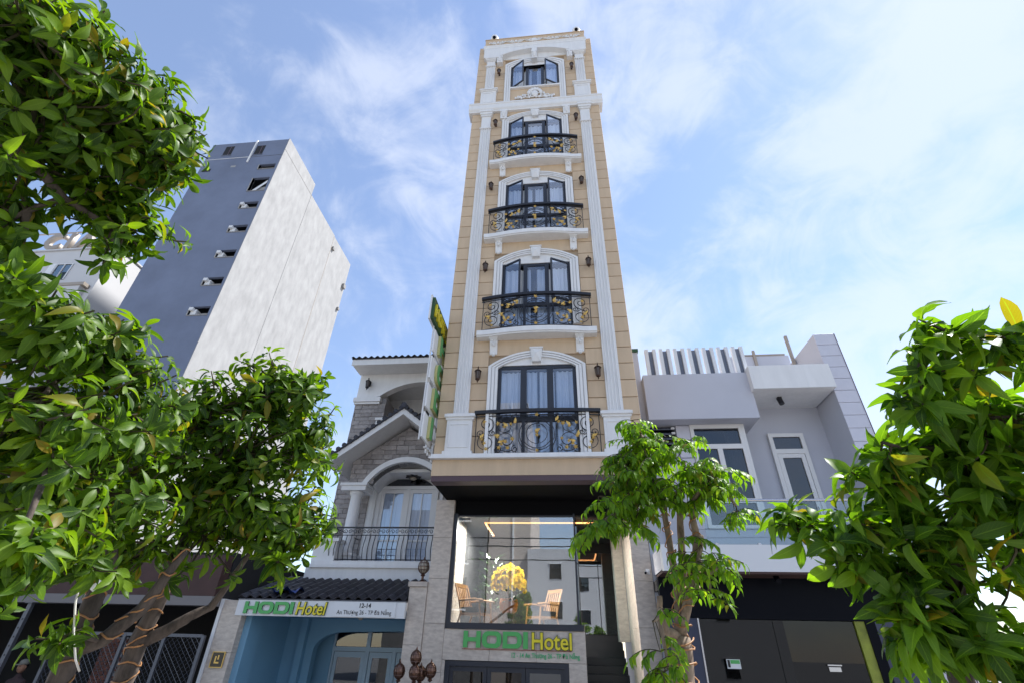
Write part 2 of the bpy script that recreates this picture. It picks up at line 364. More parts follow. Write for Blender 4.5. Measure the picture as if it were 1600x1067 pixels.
def arc(x0, x1, zs, rise, n=14):
    # segmental arch from (x0,zs) to (x1,zs) with its crown at zs+rise
    h = abs(x1 - x0) / 2; cx = (x0 + x1) / 2; R = (h * h + rise * rise) / (2 * rise); zc = zs + rise - R; a = math.asin(min(1, h / R))
    return [(cx + (R * math.sin(-a + 2 * a * i / n)) * (1 if x1 > x0 else -1), zc + R * math.cos(-a + 2 * a * i / n)) for i in range(n + 1)]
# ---------------------------------------------------------------- ground
struct('ground', MB().box(-300, 300, -300, 300, -0.6, -0.154), 'concrete')
struct('road', MB().box(-120, 120, -6.4, -1.6, -0.3, -0.15), 'asphalt')
pv = struct('pavement', MB().box(-120, 120, -1.6, 12, -0.3, 0.0), 'paver')
pf = struct('far_pavement', MB().box(-120, 120, -13, -6.4, -0.3, 0.0), 'paver')

# ================================================================ HOTEL
FH = 3.4843
CX = 0.02
hotel = thing('hotel_building', 'tall narrow beige hotel with white trim, arched windows and five floors of balconies', 'hotel')
part('core_wall', MB().box(-2.33, 2.37, 0.30, 12, 5.45, 24.15), 'beige_core', hotel)
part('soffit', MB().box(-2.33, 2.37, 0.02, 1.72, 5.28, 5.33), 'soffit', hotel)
part('fascia_beam', MB().box(-2.345, 2.385, -0.06, 0.3, 5.39, 5.75), 'beige', hotel)
part('fascia_strip', MB().box(-2.335, 2.375, -0.05, 0.28, 5.27, 5.388), 'plum', hotel)
lg = MB(); lg.box(-2.39, 2.43, -0.18, 0.3, 5.752, 5.80); lg.box(-2.375, 2.415, -0.15, 0.3, 5.802, 5.86)
part('ledge', lg, 'white', hotel)
# backing wall between the openings (the joints show it)
bk = MB()
for x0, x1 in ((-2.345, -0.97), (1.02, 2.385)): bk.box(x0, x1, 0.03, 0.3, 5.86, 24.1)
for k in range(4):
    z = 5.86 + k * FH
    bk.box(-0.97, 1.02, 0.03, 0.3, z + 2.30, z + FH if k < 3 else 20.75)
bk.box(-0.97, 1.02, 0.03, 0.3, 22.5, 24.1)
part('backing_wall', bk, 'beige_core', hotel)
# beige wall panels with recessed joints
CH = FH / 7.5
def panels(x0, x1, z0, z1):
    n = max(1, round((z1 - z0) / CH)); h = (z1 - z0) / n
    key = (round(x1 - x0, 3), round(h, 3))
    if key not in PM: PM[key] = MB().bbox(0, x1 - x0, 0, 0.04, 0.009, h - 0.009, 0.006).mesh('wall_panel', 'beige')
    for i in range(n): put('wall_panel', PM[key], hotel, loc=(x0, rnd.uniform(-0.001, 0.001) - 0.01, z0 + i * h))
PM = {}
for a, b in ((-2.35, -1.97), (2.0, 2.39)): panels(a, b, 5.86, 19.16); panels(a, b, 19.615, 24.15)
for a, b in ((-1.64, -1.20), (1.24, 1.68)): panels(a, b, 5.86, 19.16); panels(a, b, 19.615, 23.4)
# plain spandrels above and below the openings
for k in range(4):
    z = 5.86 + k * FH; zt = z + FH if k < 3 else 19.158
    part('spandrel', MB().box(-1.198, 1.238, -0.01, 0.03, z + 2.62, zt), 'beige', hotel)
part('spandrel', MB().box(-0.95, 0.99, -0.01, 0.03, 19.615, 20.655), 'beige', hotel)
part('spandrel', MB().box(-1.198, 1.238, -0.01, 0.03, 22.9, 24.1), 'beige', hotel)
# pilasters
def pilaster(x0, x1, z0, z1, zp, zc, ped=True):
    w = x1 - x0; pts = [(x0, 0), (x0, -0.07)]
    nf = 4; g = w / (nf * 2 + 1)
    for i in range(nf):
        xa = x0 + g * (2 * i + 1)
        pts += [(xa, -0.07), (xa + 0.01, -0.095 - 0.01), (xa + g - 0.01, -0.105), (xa + g, -0.07)]
    pts += [(x1, -0.07), (x1, 0)]
    p = part('pilaster', MB().prism(pts, 'z', zp, zc), 'white', hotel)
    d = MB()
    xm0, xm1 = x0 - 0.12, x1 + 0.12
    if ped:
        d.box(xm0, xm1, -0.10, 0.03, z0, zp - 0.16)
        d.box(xm0 - .04, xm1 + .04, -0.14, 0.03, z0, z0 + 0.07)
        d.box(xm0 - .03, xm1 + .03, -0.13, 0.03, zp - 0.16, zp - 0.10); d.box(xm0 - .06, xm1 + .06, -0.17, 0.03, zp - 0.10, zp - 0.03); d.box(xm0 - .02, xm1 + .02, -0.12, 0.03, zp - .03, zp)
        # raised border of the panel
        for a, b, c, e in ((xm0 + .06, xm0 + .085, z0 + .16, zp - .26), (xm1 - .085, xm1 - .06, z0 + .16, zp - .26)): d.box(a, b, -0.115, -0.1, c, e)
        for c in (z0 + .16, zp - .285): d.box(xm0 + .085, xm1 - .085, -0.115, -0.1, c, c + .025)
    put('pedestal', d.mesh('pedestal', 'white'), p)
    c = MB(); h = z1 - zc
    c.box(x0 - .035, x1 + .035, -0.13, 0.03, zc, zc + 0.05)
    c.box(x0 + .01, x1 - .01, -0.10, 0.03, zc + 0.05, zc + h * 0.70)
    c.box(x0 - .02, x1 + .02, -0.14, 0.03, zc + h * .70, zc + h * .78); c.box(x0 - .05, x1 + .05, -0.17, 0.03, zc + h * .78, zc + h * .9); c.box(x0 - .07, x1 + .07, -0.2, 0.03, zc + h * .9, z1)
    put('capital', c.mesh('capital', 'white'), p)
for a, b in ((-1.97, -1.61), (1.66, 2.02)): pilaster(a, b, 5.862, 19.155, 6.86, 18.1); pilaster(a, b, 19.615, 22.945, 20.70, 22.40)
# main cornice
def prof_x(poly, x0, x1, name, m='white', parent=hotel): return part(name, MB().prism(poly, 'x', x0, x1), m, parent)
prof_x([(0.3, 19.16), (-0.10, 19.16), (-0.11, 19.21), (-0.16, 19.27), (-0.175, 19.33), (-0.175, 19.52), (-0.20, 19.54), (-0.20, 19.61), (0.3, 19.61)], -2.48, 2.52, 'cornice')
# entablature at the top with its arched recess
A = arc(-1.35, 1.39, 22.98, 0.36, 18)
poly = [(-2.10, 23.62), (-2.10, 22.95), (-1.55, 22.95)] + A + [(1.59, 22.95), (2.14, 22.95), (2.14, 23.62)]
part('entablature', MB().prism(poly, 'y', -0.20, 0.02), 'white', hotel)
part('entablature_moulding', MB().strip([(p[0], p[1] + 0.0) for p in arc(-1.42, 1.46, 22.97, 0.42, 18)], A, -0.235, -0.2), 'white', hotel)
prof_x([(0.02, 23.622), (-0.205, 23.622), (-0.215, 23.68), (-0.215, 23.72), (-0.245, 23.78), (-0.245, 23.83), (0.02, 23.83)], -2.14, 2.18, 'top_cornice')
part('attic_wall', MB().box(-2.09, 2.13, -0.18, 0.3, 23.832, 24.42), 'beige', hotel)
part('attic_cap', MB().box(-2.11, 2.15, -0.20, 0.3, 24.422, 24.46), 'beige', hotel)
part('arch_back', MB().prism([(-1.36, 22.96)] + arc(-1.36, 1.40, 22.98, 0.365, 18) + [(1.40, 22.96)], 'y', -0.03, -0.012), 'white', hotel)
# relief ornament
def relief(cx, y, z, wid, h, seed, name, parent, dense=26):
    r = random.Random(seed); m = MB()
    for s in (-1, 1):
        for k in range(4):
            px = cx + s * wid * (0.13 + 0.20 * k) * 0.5; hh = h * (0.62 - 0.13 * k)
            m.tube([(a, y - 0.02, b) for a, b in spiral(px, z + hh * 0.5, hh * 0.42, hh * 0.08, (PI if s > 0 else 0) + 0.5 * k, s * 1.3, 14)], [0.028 - 0.001 * i for i in range(15)], 5)
            for q in range(3):
                a = r.uniform(0, 2 * PI); m.ball((px + s * .1 * math.cos(a), y - 0.015, z + hh * .5 + hh * .42 * math.sin(a)), 0.045, 0.03, 0.075, 6, 4)
    for k in range(7):
        a = PI * (k + .5) / 7; m.ball((cx + h * .34 * math.cos(a), y - 0.03, z + h * .42 + h * .42 * math.sin(a)), h * .11, 0.04, h * .15, 7, 5)
    m.ball((cx, y - .03, z + h * .40), h * .2, .06, h * .26, 8, 6)
    return part(name, m, 'white', parent, smooth=True)
relief(0.02, -0.04, 19.92, 1.75, 0.70, 3, 'relief_ornament', hotel)
m = MB(); r = random.Random(5)
for k in range(5):
    cx = 0.02 + (k - 2) * 0.78
    for s in (-1, 1):
        m.tube([(a, -0.20, b) for a, b in spiral(cx + s * .17, 24.10, 0.10, 0.02, PI if s < 0 else 0, -s * 1.4, 14)], 0.022, 5)
        m.tube([(cx + s * .17, -0.20, 24.2), (cx + s * .30, -0.20, 24.08 + .04 * s), (cx + s * .39, -0.20, 24.14)], 0.02, 5)
        m.ball((cx + s * .31, -0.19, 24.17), .05, .03, .03, 6, 4); m.ball((cx + s * .09, -0.19, 24.02), .05, .03, .03, 6, 4)
    m.ball((cx, -0.19, 24.12), .07 + (.08 if k == 2 else 0), .04, .09 if k != 2 else .13, 7, 5)
part('frieze_ornament', m, 'white', hotel, smooth=True)
# side returns of the roof
part('roof_slab', MB().box(-2.33, 2.37, 0.3, 12, 24.152, 24.3), 'beige_core', hotel)

# ---- corbel
def corbel_mesh(h=0.42, w=0.19):
    p = [(0.03, 0), (-0.17, 0), (-0.18, -0.05), (-0.13, -0.08), (-0.14, -0.14), (-0.10, -0.20), (-0.075, -0.28), (-0.04, -h), (0.03, -h)]
    m = MB().prism(p, 'x', -w / 2, w / 2); m.box(-w / 2 - .02, w / 2 + .02, -0.2, .03, -0.035, 0.0)
    for s in (-.035, .035): m.tube([(s, -0.15 + .03 * 0, -0.06), (s, -0.155, -0.14), (s, -0.1, -0.22)], .014, 5)
    m.ball((0, -0.055, -h - 0.01), 0.055, 0.05, 0.06, 8, 6); m.ball((0, -.13, -.17), .03, .03, .05, 6, 5)
    return m.mesh('corbel', 'white')
CORB = corbel_mesh()

# ---- window surround
def surround(k):
    z = 5.86 + k * FH; s = MB(); ZS = z + 2.27
    bands = [(1.20, 1.125, -0.10), (1.125, 1.105, -0.055), (1.105, 1.045, -0.085), (1.045, 1.025, -0.045), (1.025, 0.965, -0.07)]
    def out(hw):
        t = (1.20 - hw)
        return [(CX - hw, z if k else z)] + [(p[0], p[1]) for p in arc(CX - hw, CX + hw, ZS - t * .15, 0.42 - t * .55, 16)] + [(CX + hw, z)]
    for a, b, y in bands: s.strip(out(a), out(b), y, 0.02)
    o = part('window_surround', s, 'white', hotel)
    # tympanum over the door head
    hd_ = z + (2.312 if k == 0 else 2.192)
    ar = arc(CX - .965, CX + .965, ZS - .035, 0.30, 16)
    part_('tympanum', MB().prism([(CX - .965, hd_)] + [(a, max(b, hd_ + .002)) for a, b in ar] + [(CX + .965, hd_)], 'y', -0.015, 0.03), 'white', o)
    kx = MB(); kz = z + 2.36
    kx.add([(CX - .15, .02, kz + .36), (CX + .15, .02, kz + .36), (CX + .11, .02, kz), (CX - .11, .02, kz),
            (CX - .15, -.14, kz + .36), (CX + .15, -.14, kz + .36), (CX + .11, -.12, kz), (CX - .11, -.12, kz), (CX, -.20, kz + .20)],
           [(0, 1, 5, 4), (1, 2, 6, 5), (2, 3, 7, 6), (3, 0, 4, 7), (4, 5, 8), (5, 6, 8), (6, 7, 8), (7, 4, 8)])
    kx.box(CX - .17, CX + .17, -.16, .02, kz + .36, kz + .40)
    part_('keystone', kx, 'white', o)
    return o
def part_(name, mb, material, parent, **kw): return part(name, mb, material, parent, **kw)
for k in range(4): surround(k)
# top-floor surround, legs down to the cornice
s = MB()
def out5(hw):
    t = 1.2 - hw; return [(CX - hw, 19.615)] + arc(CX - hw, CX + hw, 22.45 - t * .9, 0.42 - t * .25, 16) + [(CX + hw, 19.615)]
for a, b, y in [(1.20, 1.125, -0.10), (1.125, 1.105, -0.055), (1.105, 1.045, -0.085), (1.045, 1.025, -0.045), (1.025, 0.965, -0.07)]: s.strip(out5(a), out5(b), y, 0.02)
o5 = part('window_surround', s, 'white', hotel)
part('window_sill', MB().box(CX - .965, CX + .965, -0.09, 0.06, 20.66, 20.75), 'white', o5)
part('tympanum', MB().prism([(CX - .965, 22.36)] + arc(CX - .965, CX + .965, 22.24, 0.36, 16) + [(CX + .965, 22.36)], 'y', -0.02, 0.06), 'white', o5)
kx = MB().box(CX - .11, CX + .11, -.25, .02, 22.50, 23.30); kx.box(CX - .14, CX + .14, -.28, .02, 22.98, 23.05); kx.tube([(CX, -.27, 22.95), (CX, -.30, 22.8), (CX, -.26, 22.6)], [.06, .07, .04], 6)
part('keystone', kx, 'white', o5)
for x in (-1.42, 1.46):
    c = MB().box(x - .11, x + .11, -.2, .02, 22.5, 22.95); c.box(x - .13, x + .13, -.23, .02, 22.86, 22.95); c.tube([(x, -.2, 22.84), (x, -.23, 22.7), (x, -.2, 22.56)], [.05, .06, .035], 6)
    part('console', c, 'white', hotel)
for x in (-1.14, 1.18):
    c = MB().box(x - .12, x + .12, -.14, .02, 18.62, 19.157); c.box(x - .14, x + .14, -.16, .02, 19.04, 19.155); c.tube([(x, -.14, 19.0), (x, -.18, 18.88), (x, -.14, 18.70)], [.06, .07, .04], 6)
    part('console', c, 'white', hotel)

# ---- windows
def sash_mesh(w, h, t=0.042, d=0.05):
    m = MB(); m.box(0, t, -d / 2, d / 2, 0, h); m.box(w - t, w, -d / 2, d / 2, 0, h); m.box(t, w - t, -d / 2, d / 2, 0, t); m.box(t, w - t, -d / 2, d / 2, h - t, h); return m
def curtain_mb(x0, x1, z0, z1, y, seed, amp=0.035):
    r = random.Random(seed); n = max(10, int((x1 - x0) / 0.022)); m = MB(); v = []; ph = r.uniform(0, 6)
    for i in range(n + 1):
        x = x0 + (x1 - x0) * i / n; f = math.sin(i * 1.05 + ph + 0.9 * math.sin(i * .31 + ph)) * amp
        for zz, q in ((z1, .6), ((z0 + z1) / 2, 1.0), (z0, 1.25)): v.append((x, y + f * q, zz))
    fs = [(i * 3 + j, (i + 1) * 3 + j, (i + 1) * 3 + j + 1, i * 3 + j + 1) for i in range(n) for j in (0, 1)]
    return m.add(v, fs)
def hotel_window(z0, z1, zt, opening, seed):
    """three-light window from z0 to z1; zt: transom height (None: no transom); opening: side casements ajar (deg)"""
    X = [CX - .965, CX - .325, CX + .325, CX + .965]; y = 0.06
    f = MB(); fw = 0.045
    f.box(X[0], X[0] + fw, y - .05, y + .05, z0, z1); f.box(X[3] - fw, X[3], y - .05, y + .05, z0, z1)
    for x in X[1:3]: f.box(x - .035, x + .035, y - .052, y + .05, z0, z1)
    f.box(X[0] + fw, X[3] - fw, y - .048, y + .048, z1 - fw, z1); f.box(X[0] + fw, X[3] - fw, y - .048, y + .048, z0, z0 + fw)
    if zt: f.box(X[0] + fw, X[3] - fw, y - .047, y + .047, zt - .035, zt + .035)
    w = part('window', f, 'frame_navy', hotel)
    lo = zt + .035 if zt else z0 + fw
    for i in range(3):
        xa, xb = X[i] + (fw if i == 0 else .035), X[i + 1] - (fw if i == 2 else .035)
        if zt: part('pane', MB().box(xa, xb, y - .004, y + .004, z0 + fw, zt - .035), 'pane', w)
        ww, hh = xb - xa, z1 - fw - lo
        ang = 0
        if i == 0 and opening: ang = -opening + 3 * math.sin(seed * 5)
        if i == 2 and opening: ang = opening
        sm = sash_mesh(ww, hh).mesh('sash', 'frame_navy'); pm = MB().box(.042, ww - .042, -.004, .004, .042, hh - .042).mesh('pane', 'pane')
        if i == 2:   # hinged on its right edge
            for me in (sm, pm):
                for v in me.vertices: v.co.x -= ww
        loc = (xa if i < 2 else xb, y - (.03 if ang == 0 else .06), lo)
        for nm, me in (('sash', sm), ('pane', pm)): put(nm, me, w, loc=loc, rot=(0, 0, math.radians(ang)))
    # curtains, and a near-black panel with the room's shade put into its colour
    gaps = [(X[0] + .04, X[0] + .52 + .05 * math.sin(seed)), (X[1] - .12, X[1] + .24 + .1 * math.sin(seed * 2)), (X[1] + .36 + .05 * math.cos(seed), X[2] + .10), (X[2] + .14, X[3] - .04)]
    for j, (a, b) in enumerate(gaps): part('curtain', curtain_mb(a, b, z0 + .03, z1 - .12, y + .09, seed * 7 + j), 'curtain', w)
    part('room_shade_panel', MB().box(X[0] - .003, X[3] + .003, 0.27, 0.298, z0 - .05, z1 + .1), 'dark_room', w)
    hd = MB().tube([(X[1] + .09, y - .07, z0 + 1.25), (X[1] + .12, y - .09, z0 + 1.12), (X[1] + .13, y - .08, z0 + 1.05)], .012, 5)
    part('handle', hd, 'black_iron', w)
hotel_window(5.87, 8.17, 7.0 - .28, 0, 1)
for k in (1, 2, 3): hotel_window(5.86 + k * FH, 5.86 + k * FH + 2.19, 5.86 + k * FH + .72, (27, 24, 26)[k - 1], k + 1)
hotel_window(20.75, 22.38, None, 27, 6)

# ---- balconies
def flower_mesh():
    m = MB(); vs = [(0, -.028, 0)]; fs = []
    for k in range(5):
        a = 2 * PI * k / 5 + .3
        for da, rr, yy in ((-.42, .034, -.004), (0, .058, -.016), (.42, .034, -.004)): vs.append((rr * math.cos(a + da), yy, rr * math.sin(a + da)))
    for k in range(5): b = 1 + 3 * k; fs += [(0, b, b + 1), (0, b + 1, b + 2), (0, b + 2, 1 + (3 * k + 3) % 15)]
    m.add(vs, fs); m.ball((0, -.02, 0), .018, n=6, m=4); return m.mesh('gold_flower', 'gold')
def leafgold_mesh():
    m = MB(); m.add([(0, -.01, -.07), (.035, -.022, -.015), (.028, -.012, .03), (0, -.03, .08), (-.028, -.012, .03), (-.035, -.022, -.015), (0, -.032, 0)],
                    [(0, 1, 6), (1, 2, 6), (2, 3, 6), (3, 4, 6), (4, 5, 6), (5, 0, 6)]); return m.mesh('gold_leaf', 'gold')
FLOWER, GLEAF = flower_mesh(), leafgold_mesh()
def balcony(k):
    z = 5.80 if k == 0 else 5.86 + k * FH - 0.24
    XW = 1.42; y0, y1 = (-0.06, -0.13) if k == 0 else (-0.15, -0.31)
    def yc(x): return y0 + (y1 - y0) * (1 - ((x - CX) / XW) ** 2)
    if k:
        n = 18; sl = MB(); e = .07
        pl = [(CX - XW - .12, .02)] + [(CX - XW - .12 + (2 * XW + .24) * i / n, min(y0 - .03, yc(CX - XW - .12 + (2 * XW + .24) * i / n)) - e) for i in range(n + 1)] + [(CX + XW + .12, .02)]
        sl.prism(pl, 'z', z - 0.14, z)
        pl2 = [(x, min(.02, y + .03)) for x, y in pl]; sl.prism(pl2, 'z', z - .18, z - .141)
        sb = part('balcony_slab', sl, 'white', hotel)
        for x in (CX - 1.10, CX + 1.10): put('corbel', CORB, sb, loc=(x, 0, z - .18))
    H = 1.03; zb = z + .06
    def P(x, zz): return (x, yc(x), zb + zz)
    hr = MB(); n = 20
    xs = [CX - XW - .05 + (2 * XW + .1) * i / n for i in range(n + 1)]
    for i in range(n):
        a, b = xs[i], xs[i + 1]
        hr.add([(a, yc(a) - .05, zb + H - .05), (a, yc(a) + .04, zb + H - .05), (a, yc(a) + .04, zb + H + .03), (a, yc(a) - .05, zb + H + .03),
                (b, yc(b) - .05, zb + H - .05), (b, yc(b) + .04, zb + H - .05), (b, yc(b) + .04, zb + H + .03), (b, yc(b) - .05, zb + H + .03)],
               [(0, 1, 5, 4), (1, 2, 6, 5), (2, 3, 7, 6), (3, 0, 4, 7)] + ([(0, 3, 2, 1)] if i == 0 else []) + ([(4, 5, 6, 7)] if i == n - 1 else []))
    # posts, rails and returns to the wall
    ir = MB()
    for zz in (0.0, H - .11): ir.tube([P(x, zz) for x in xs[0:]], .014, 4)
    for x in (CX - XW, CX - .92, CX - .47, CX + .47, CX + .92, CX + XW): ir.tube([P(x, -.06), P(x, H - .05)], .013 if abs(x - CX) > 1 else .010, 4)
    ir.tube([P(CX, 0), P(CX, H - .06)], .011, 4)
    for s_ in (-1, 1):
        x = CX + s_ * XW
        for zz in (0.02, H - .03): ir.tube([(x, yc(x), zb + zz), (x, 0.0, zb + zz)], .012, 4)
    rl = part('balcony_railing', ir, 'black_iron', hotel)
    part('handrail', hr, 'black_iron', rl)
    sc = MB(); fl = []
    def curve(pts, rr=.0115): sc.tube([P(CX + a, b) for a, b in pts], rr, 4, cap=False)
    circ = lambda cx, cz, R, n=20: [(cx + R * math.cos(2 * PI * i / n), cz + R * math.sin(2 * PI * i / n)) for i in range(n + 1)]
    curve(circ(0, .46, .40, 24)); curve(circ(0, .46, .345, 24)); curve(circ(0, .46, .24, 18), .010)
    for s_ in (-1, 1):
        # middle bays: paired C and S scrolls
        curve([(s_ * a, b) for a, b in spiral(.70, .30, .27, .05, -2.2, 1.5, 26)])
        curve([(s_ * a, b) for a, b in spiral(.72, .66, .24, .05, 2.4, -1.5, 26)])
        curve([(s_ * a, b) for a, b in spiral(.56, .80, .10, .03, 0, 1.2, 12)]); curve([(s_ * a, b) for a, b in spiral(.86, .82, .09, .03, PI, -1.2, 12)])
        curve([(s_ * a, b) for a, b in spiral(.90, .10, .10, .03, PI / 2, 1.3, 12)]); curve([(s_ * a, b) for a, b in spiral(.50, .10, .09, .02, PI / 2, -1.3, 12)])
        # end bays: tall S scroll
        curve([(s_ * a, b) for a, b in spiral(1.17, .28, .22, .05, PI / 2, -1.6, 26)]); curve([(s_ * a, b) for a, b in spiral(1.17, .72, .20, .04, -PI / 2, -1.5, 26)])
        curve([(s_ * 1.17, .50), (s_ * 1.06, .42)])
        curve([(s_ * .47, .95), (s_ * .58, .90), (s_ * .72, .93), (s_ * .86, .90), (s_ * .92, .95)]); curve([(s_ * a, b) for a, b in spiral(1.30, .50, .10, .02, -PI / 2, 1.3, 12)]); curve([(s_ * a, b) for a, b in spiral(1.02, .50, .08, .02, PI / 2, -1.3, 12)]); curve([(s_ * .43, .86), (s_ * .44, .72), (s_ * .42, .3), (s_ * .30, .06)])
        fl += [(s_ * .50, .74, 1), (s_ * .60, .70, 0), (s_ * .74, .64, 1), (s_ * .90, .72, 0), (s_ * .90, .40, 1), (s_ * .56, .34, 0), (s_ * .72, .28, 0), (s_ * .80, .22, 1), (s_ * .66, .13, 0), (s_ * .86, .14, 0),
               (s_ * 1.22, .78, 0), (s_ * 1.26, .36, 1), (s_ * 1.20, .26, 0), (s_ * 1.16, .12, 0)]
    fl += [(0, .92, 0), (0, .50, 1), (0, .42, 0), (0, .06, 0)]
    part('scrollwork', sc, 'black_iron', rl)
    for (a, b, t) in fl:
        x = CX + a; o = put('gold_flower', FLOWER if t == 0 else FLOWER, rl, loc=(x, yc(x) - .006, zb + b), rot=(rnd.uniform(-.3, .3), rnd.uniform(0, 6), rnd.uniform(-.3, .3)))
        sca = rnd.uniform(.8, 1.15); o.scale = (sca, sca, sca)
        if t: put('gold_leaf', GLEAF, rl, loc=(x + rnd.uniform(-.04, .04), yc(x) - .01, zb + b + rnd.uniform(.03, .07)), rot=(0, rnd.uniform(-1.6, 1.6), 0), scale=(1.0, 1.0, 1.0))
for k in range(4): balcony(k)
# ---- wall lanterns (local: hung on a wall whose face is y=0, facing -y)
def lantern_proto(name, label, cat, group, mt='bronze', glass='lantern_glass'):
    t = thing(name, label, cat, group=group)
    a = MB().box(-.035, .035, -.02, 0, -.06, .12); a.tube([(0, -.02, .06), (0, -.09, .13), (0, -.15, .14), (0, -.17, .09)], .013, 6)
    a.tube([(0, -.02, -.03), (0, -.07, -.02), (0, -.09, .03)], .009, 5)
    part('bracket', a, mt, t)
    cg = MB(); c = (0, -.17, -.06)
    cg.lathe([(.012, .24), (.02, .21), (.012, .18), (.03, .16), (.085, .115), (.09, .10), (.075, .10)], c, 8)
    cg.lathe([(.045, -.135), (.06, -.115), (.055, -.10)], c, 8); cg.lathe([(.004, -.21), (.018, -.18), (.01, -.16), (.045, -.137)], c, 8)
    for k in range(6):
        th = 2 * PI * k / 6; cg.tube([(c[0] + .078 * math.cos(th), c[1] + .078 * math.sin(th), c[2] + .105), (c[0] + .052 * math.cos(th), c[1] + .052 * math.sin(th), c[2] - .11)], .007, 4)
    part('cage', cg, mt, t)
    part('lamp_glass', MB().lathe([(.045, -.10), (.066, .09), (.02, .10)], c, 8), glass, t)
    return t
lan = lantern_proto('wall_lantern', '', 'wall lantern', 'bronze wall lanterns beside the hotel windows')
FL = ['first balcony', 'second balcony', 'third balcony', 'fourth balcony']
first = True
for k in range(5):
    z = [7.90, 7.90 + FH, 7.90 + 2 * FH, 7.90 + 3 * FH, 7.90 + 4 * FH][k]
    for sd_, x in (('left', -1.42), ('right', 1.50)):
        o = lan if first else copy_tree(lan); first = False
        o.location = (x, -.012, z)
        o['label'] = f'bronze lantern on the beige wall, {sd_} of the window over the {FL[k]} from below' if k < 4 else f'small bronze lantern {sd_} of the topmost hotel window, under the white console'

# ---- white dome fittings on the roof edge
def dome(loc, label):
    t = thing('roof_camera', label, 'security camera', loc, 'white dome cameras on the hotel roof edge')
    part('housing', MB().lathe([(.02, .32), (.12, .30), (.165, .22), (.17, .12), (.13, .04), (.10, .02)], (0, 0, 0), 12), 'white_plastic', t, smooth=True, world=False)
    part('lens', MB().ball((0, -.10, .07), .085, .085, .07, 8, 6), 'black_panel', t, smooth=True, world=False)
    part('base', MB().box(-.06, .06, -.06, .06, -.02, .03), 'black_iron', t, world=False)
dome((-1.72, -.12, 24.48), 'white dome camera on the left end of the hotel roof edge')
dome((1.82, -.12, 24.48), 'white dome camera on the right end of the hotel roof edge')

# ---- vertical sign
sg = thing('vertical_sign', 'vertical white lattice sign with green letter boxes on the left edge of the hotel', 'sign', (0, 0, 0))
SX = -2.56
lt = MB()
for y in (.02, .20, .38): lt.box(SX - .02, SX + .02, y - .014, y + .014, 5.95, 9.3)
lt.box(SX - .03, SX, -.57, -.54, 6.05, 9.1)
lt.box(SX - .03, SX + .02, .56, .60, 5.9, 9.75)
for i in range(10): z = 6.05 + i * .37; lt.box(SX - .03, SX + .025, -.10, .60, z - .014, z + .014)
for z in (6.3, 7.5, 8.7): lt.box(SX, -2.3, .40, .44, z - .02, z + .02)
part('lattice_frame', lt, 'white', sg)
def letter_panel(zc, ch, w=.72, h=.60, y0=-.62, big=True):
    p = part('letter_panel', MB().box(SX + .03, SX + .07, y0, y0 + w + .1, zc - h / 2, zc + h / 2), 'white', sg)
    m = hodi_letter(ch, .40, .07, 'sign_edge', 'pale_green'); yc_ = y0 + .36
    o = put('letter', m[0], p, loc=(SX + .075, yc_ - .04, zc - .22), rot=(PI / 2, 0, PI / 2)); o.scale = (1.32, 1.32, 1)
    f = put('letter_face', m[1], p, loc=(SX + .075 + .074, yc_ - .04, zc - .22), rot=(PI / 2, 0, PI / 2)); f.scale = (1.32, 1.32, 1)
def hodi_poly(ch):
    """wide bold letters, height 1: list of (outer, hole or None)"""
    def rr(x0, x1, z0, z1, r, n=5, right_only=False):
        pts = []
        for cx, cz, a in ((x1 - r, z1 - r, 0), (x0 + r, z1 - r, PI / 2), (x0 + r, z0 + r, PI), (x1 - r, z0 + r, 1.5 * PI)):
            rad = r
            if right_only and a in (PI / 2, PI):
                pts.append((x0, z1 if a == PI / 2 else z0)); continue
            for i in range(n + 1): pts.append((cx + rad * math.cos(a + i * PI / 2 / n), cz + rad * math.sin(a + i * PI / 2 / n)))
        return pts
    if ch == 'H': return [([(0, 0), (.34, 0), (.34, .36), (1.0, .36), (1.0, 0), (1.34, 0), (1.34, 1), (1.0, 1), (1.0, .62), (.34, .62), (.34, 1), (0, 1)], None)], 1.34
    if ch == 'O': return [(rr(0, 1.5, 0, 1, .42), rr(.36, 1.14, .26, .74, .18))], 1.5
    if ch == 'D': return [(rr(0, 1.45, 0, 1, .42, right_only=True), rr(.34, 1.1, .26, .74, .18, right_only=True))], 1.45
    return [([(0, 0), (.36, 0), (.36, 1), (0, 1)], None)], .36
def hodi_letter(ch, size, depth, body='dark_green', face='green_sign'):
    """extruded letter body and its face sheet, in the xy plane"""
    polys, w_ = hodi_poly(ch); out = []
    for d0, d1, mt, inset in ((0, depth, body, 0), (0, .006, face, .0)):
        bm = bmesh.new()
        for outer, hole in polys:
            def ring(p, zz): return [bm.verts.new((x * size, y * size, zz)) for x, y in p]
            ot, ob = ring(outer, d1), ring(outer, d0)
            for a, b in ((ot, ob),):
                for i in range(len(a)): bm.faces.new((a[i], b[i], b[(i + 1) % len(a)], a[(i + 1) % len(a)]))
            if hole:
                ht, hb = ring(hole, d1), ring(hole, d0)
                for i in range(len(ht)): bm.faces.new((ht[i], ht[(i + 1) % len(ht)], hb[(i + 1) % len(ht)], hb[i]))
                for o_, h_ in ((ot, ht), (ob, hb)):
                    if len(o_) == len(h_):
                        for i in range(len(o_)): bm.faces.new((o_[i], o_[(i + 1) % len(o_)], h_[(i + 1) % len(o_)], h_[i]))
            else: bm.faces.new(ot); bm.faces.new(ob)
        bmesh.ops.recalc_face_normals(bm, faces=bm.faces)
        me = bpy.data.meshes.new('letter'); bm.to_mesh(me); bm.free(); me.materials.append(M[mt]); out.append(me)
    return out[0], out[1], w_ * size
for zc, ch in ((8.62, 'H'), (7.88, 'O'), (7.14, 'D'), (6.40, 'I')): letter_panel(zc, ch)
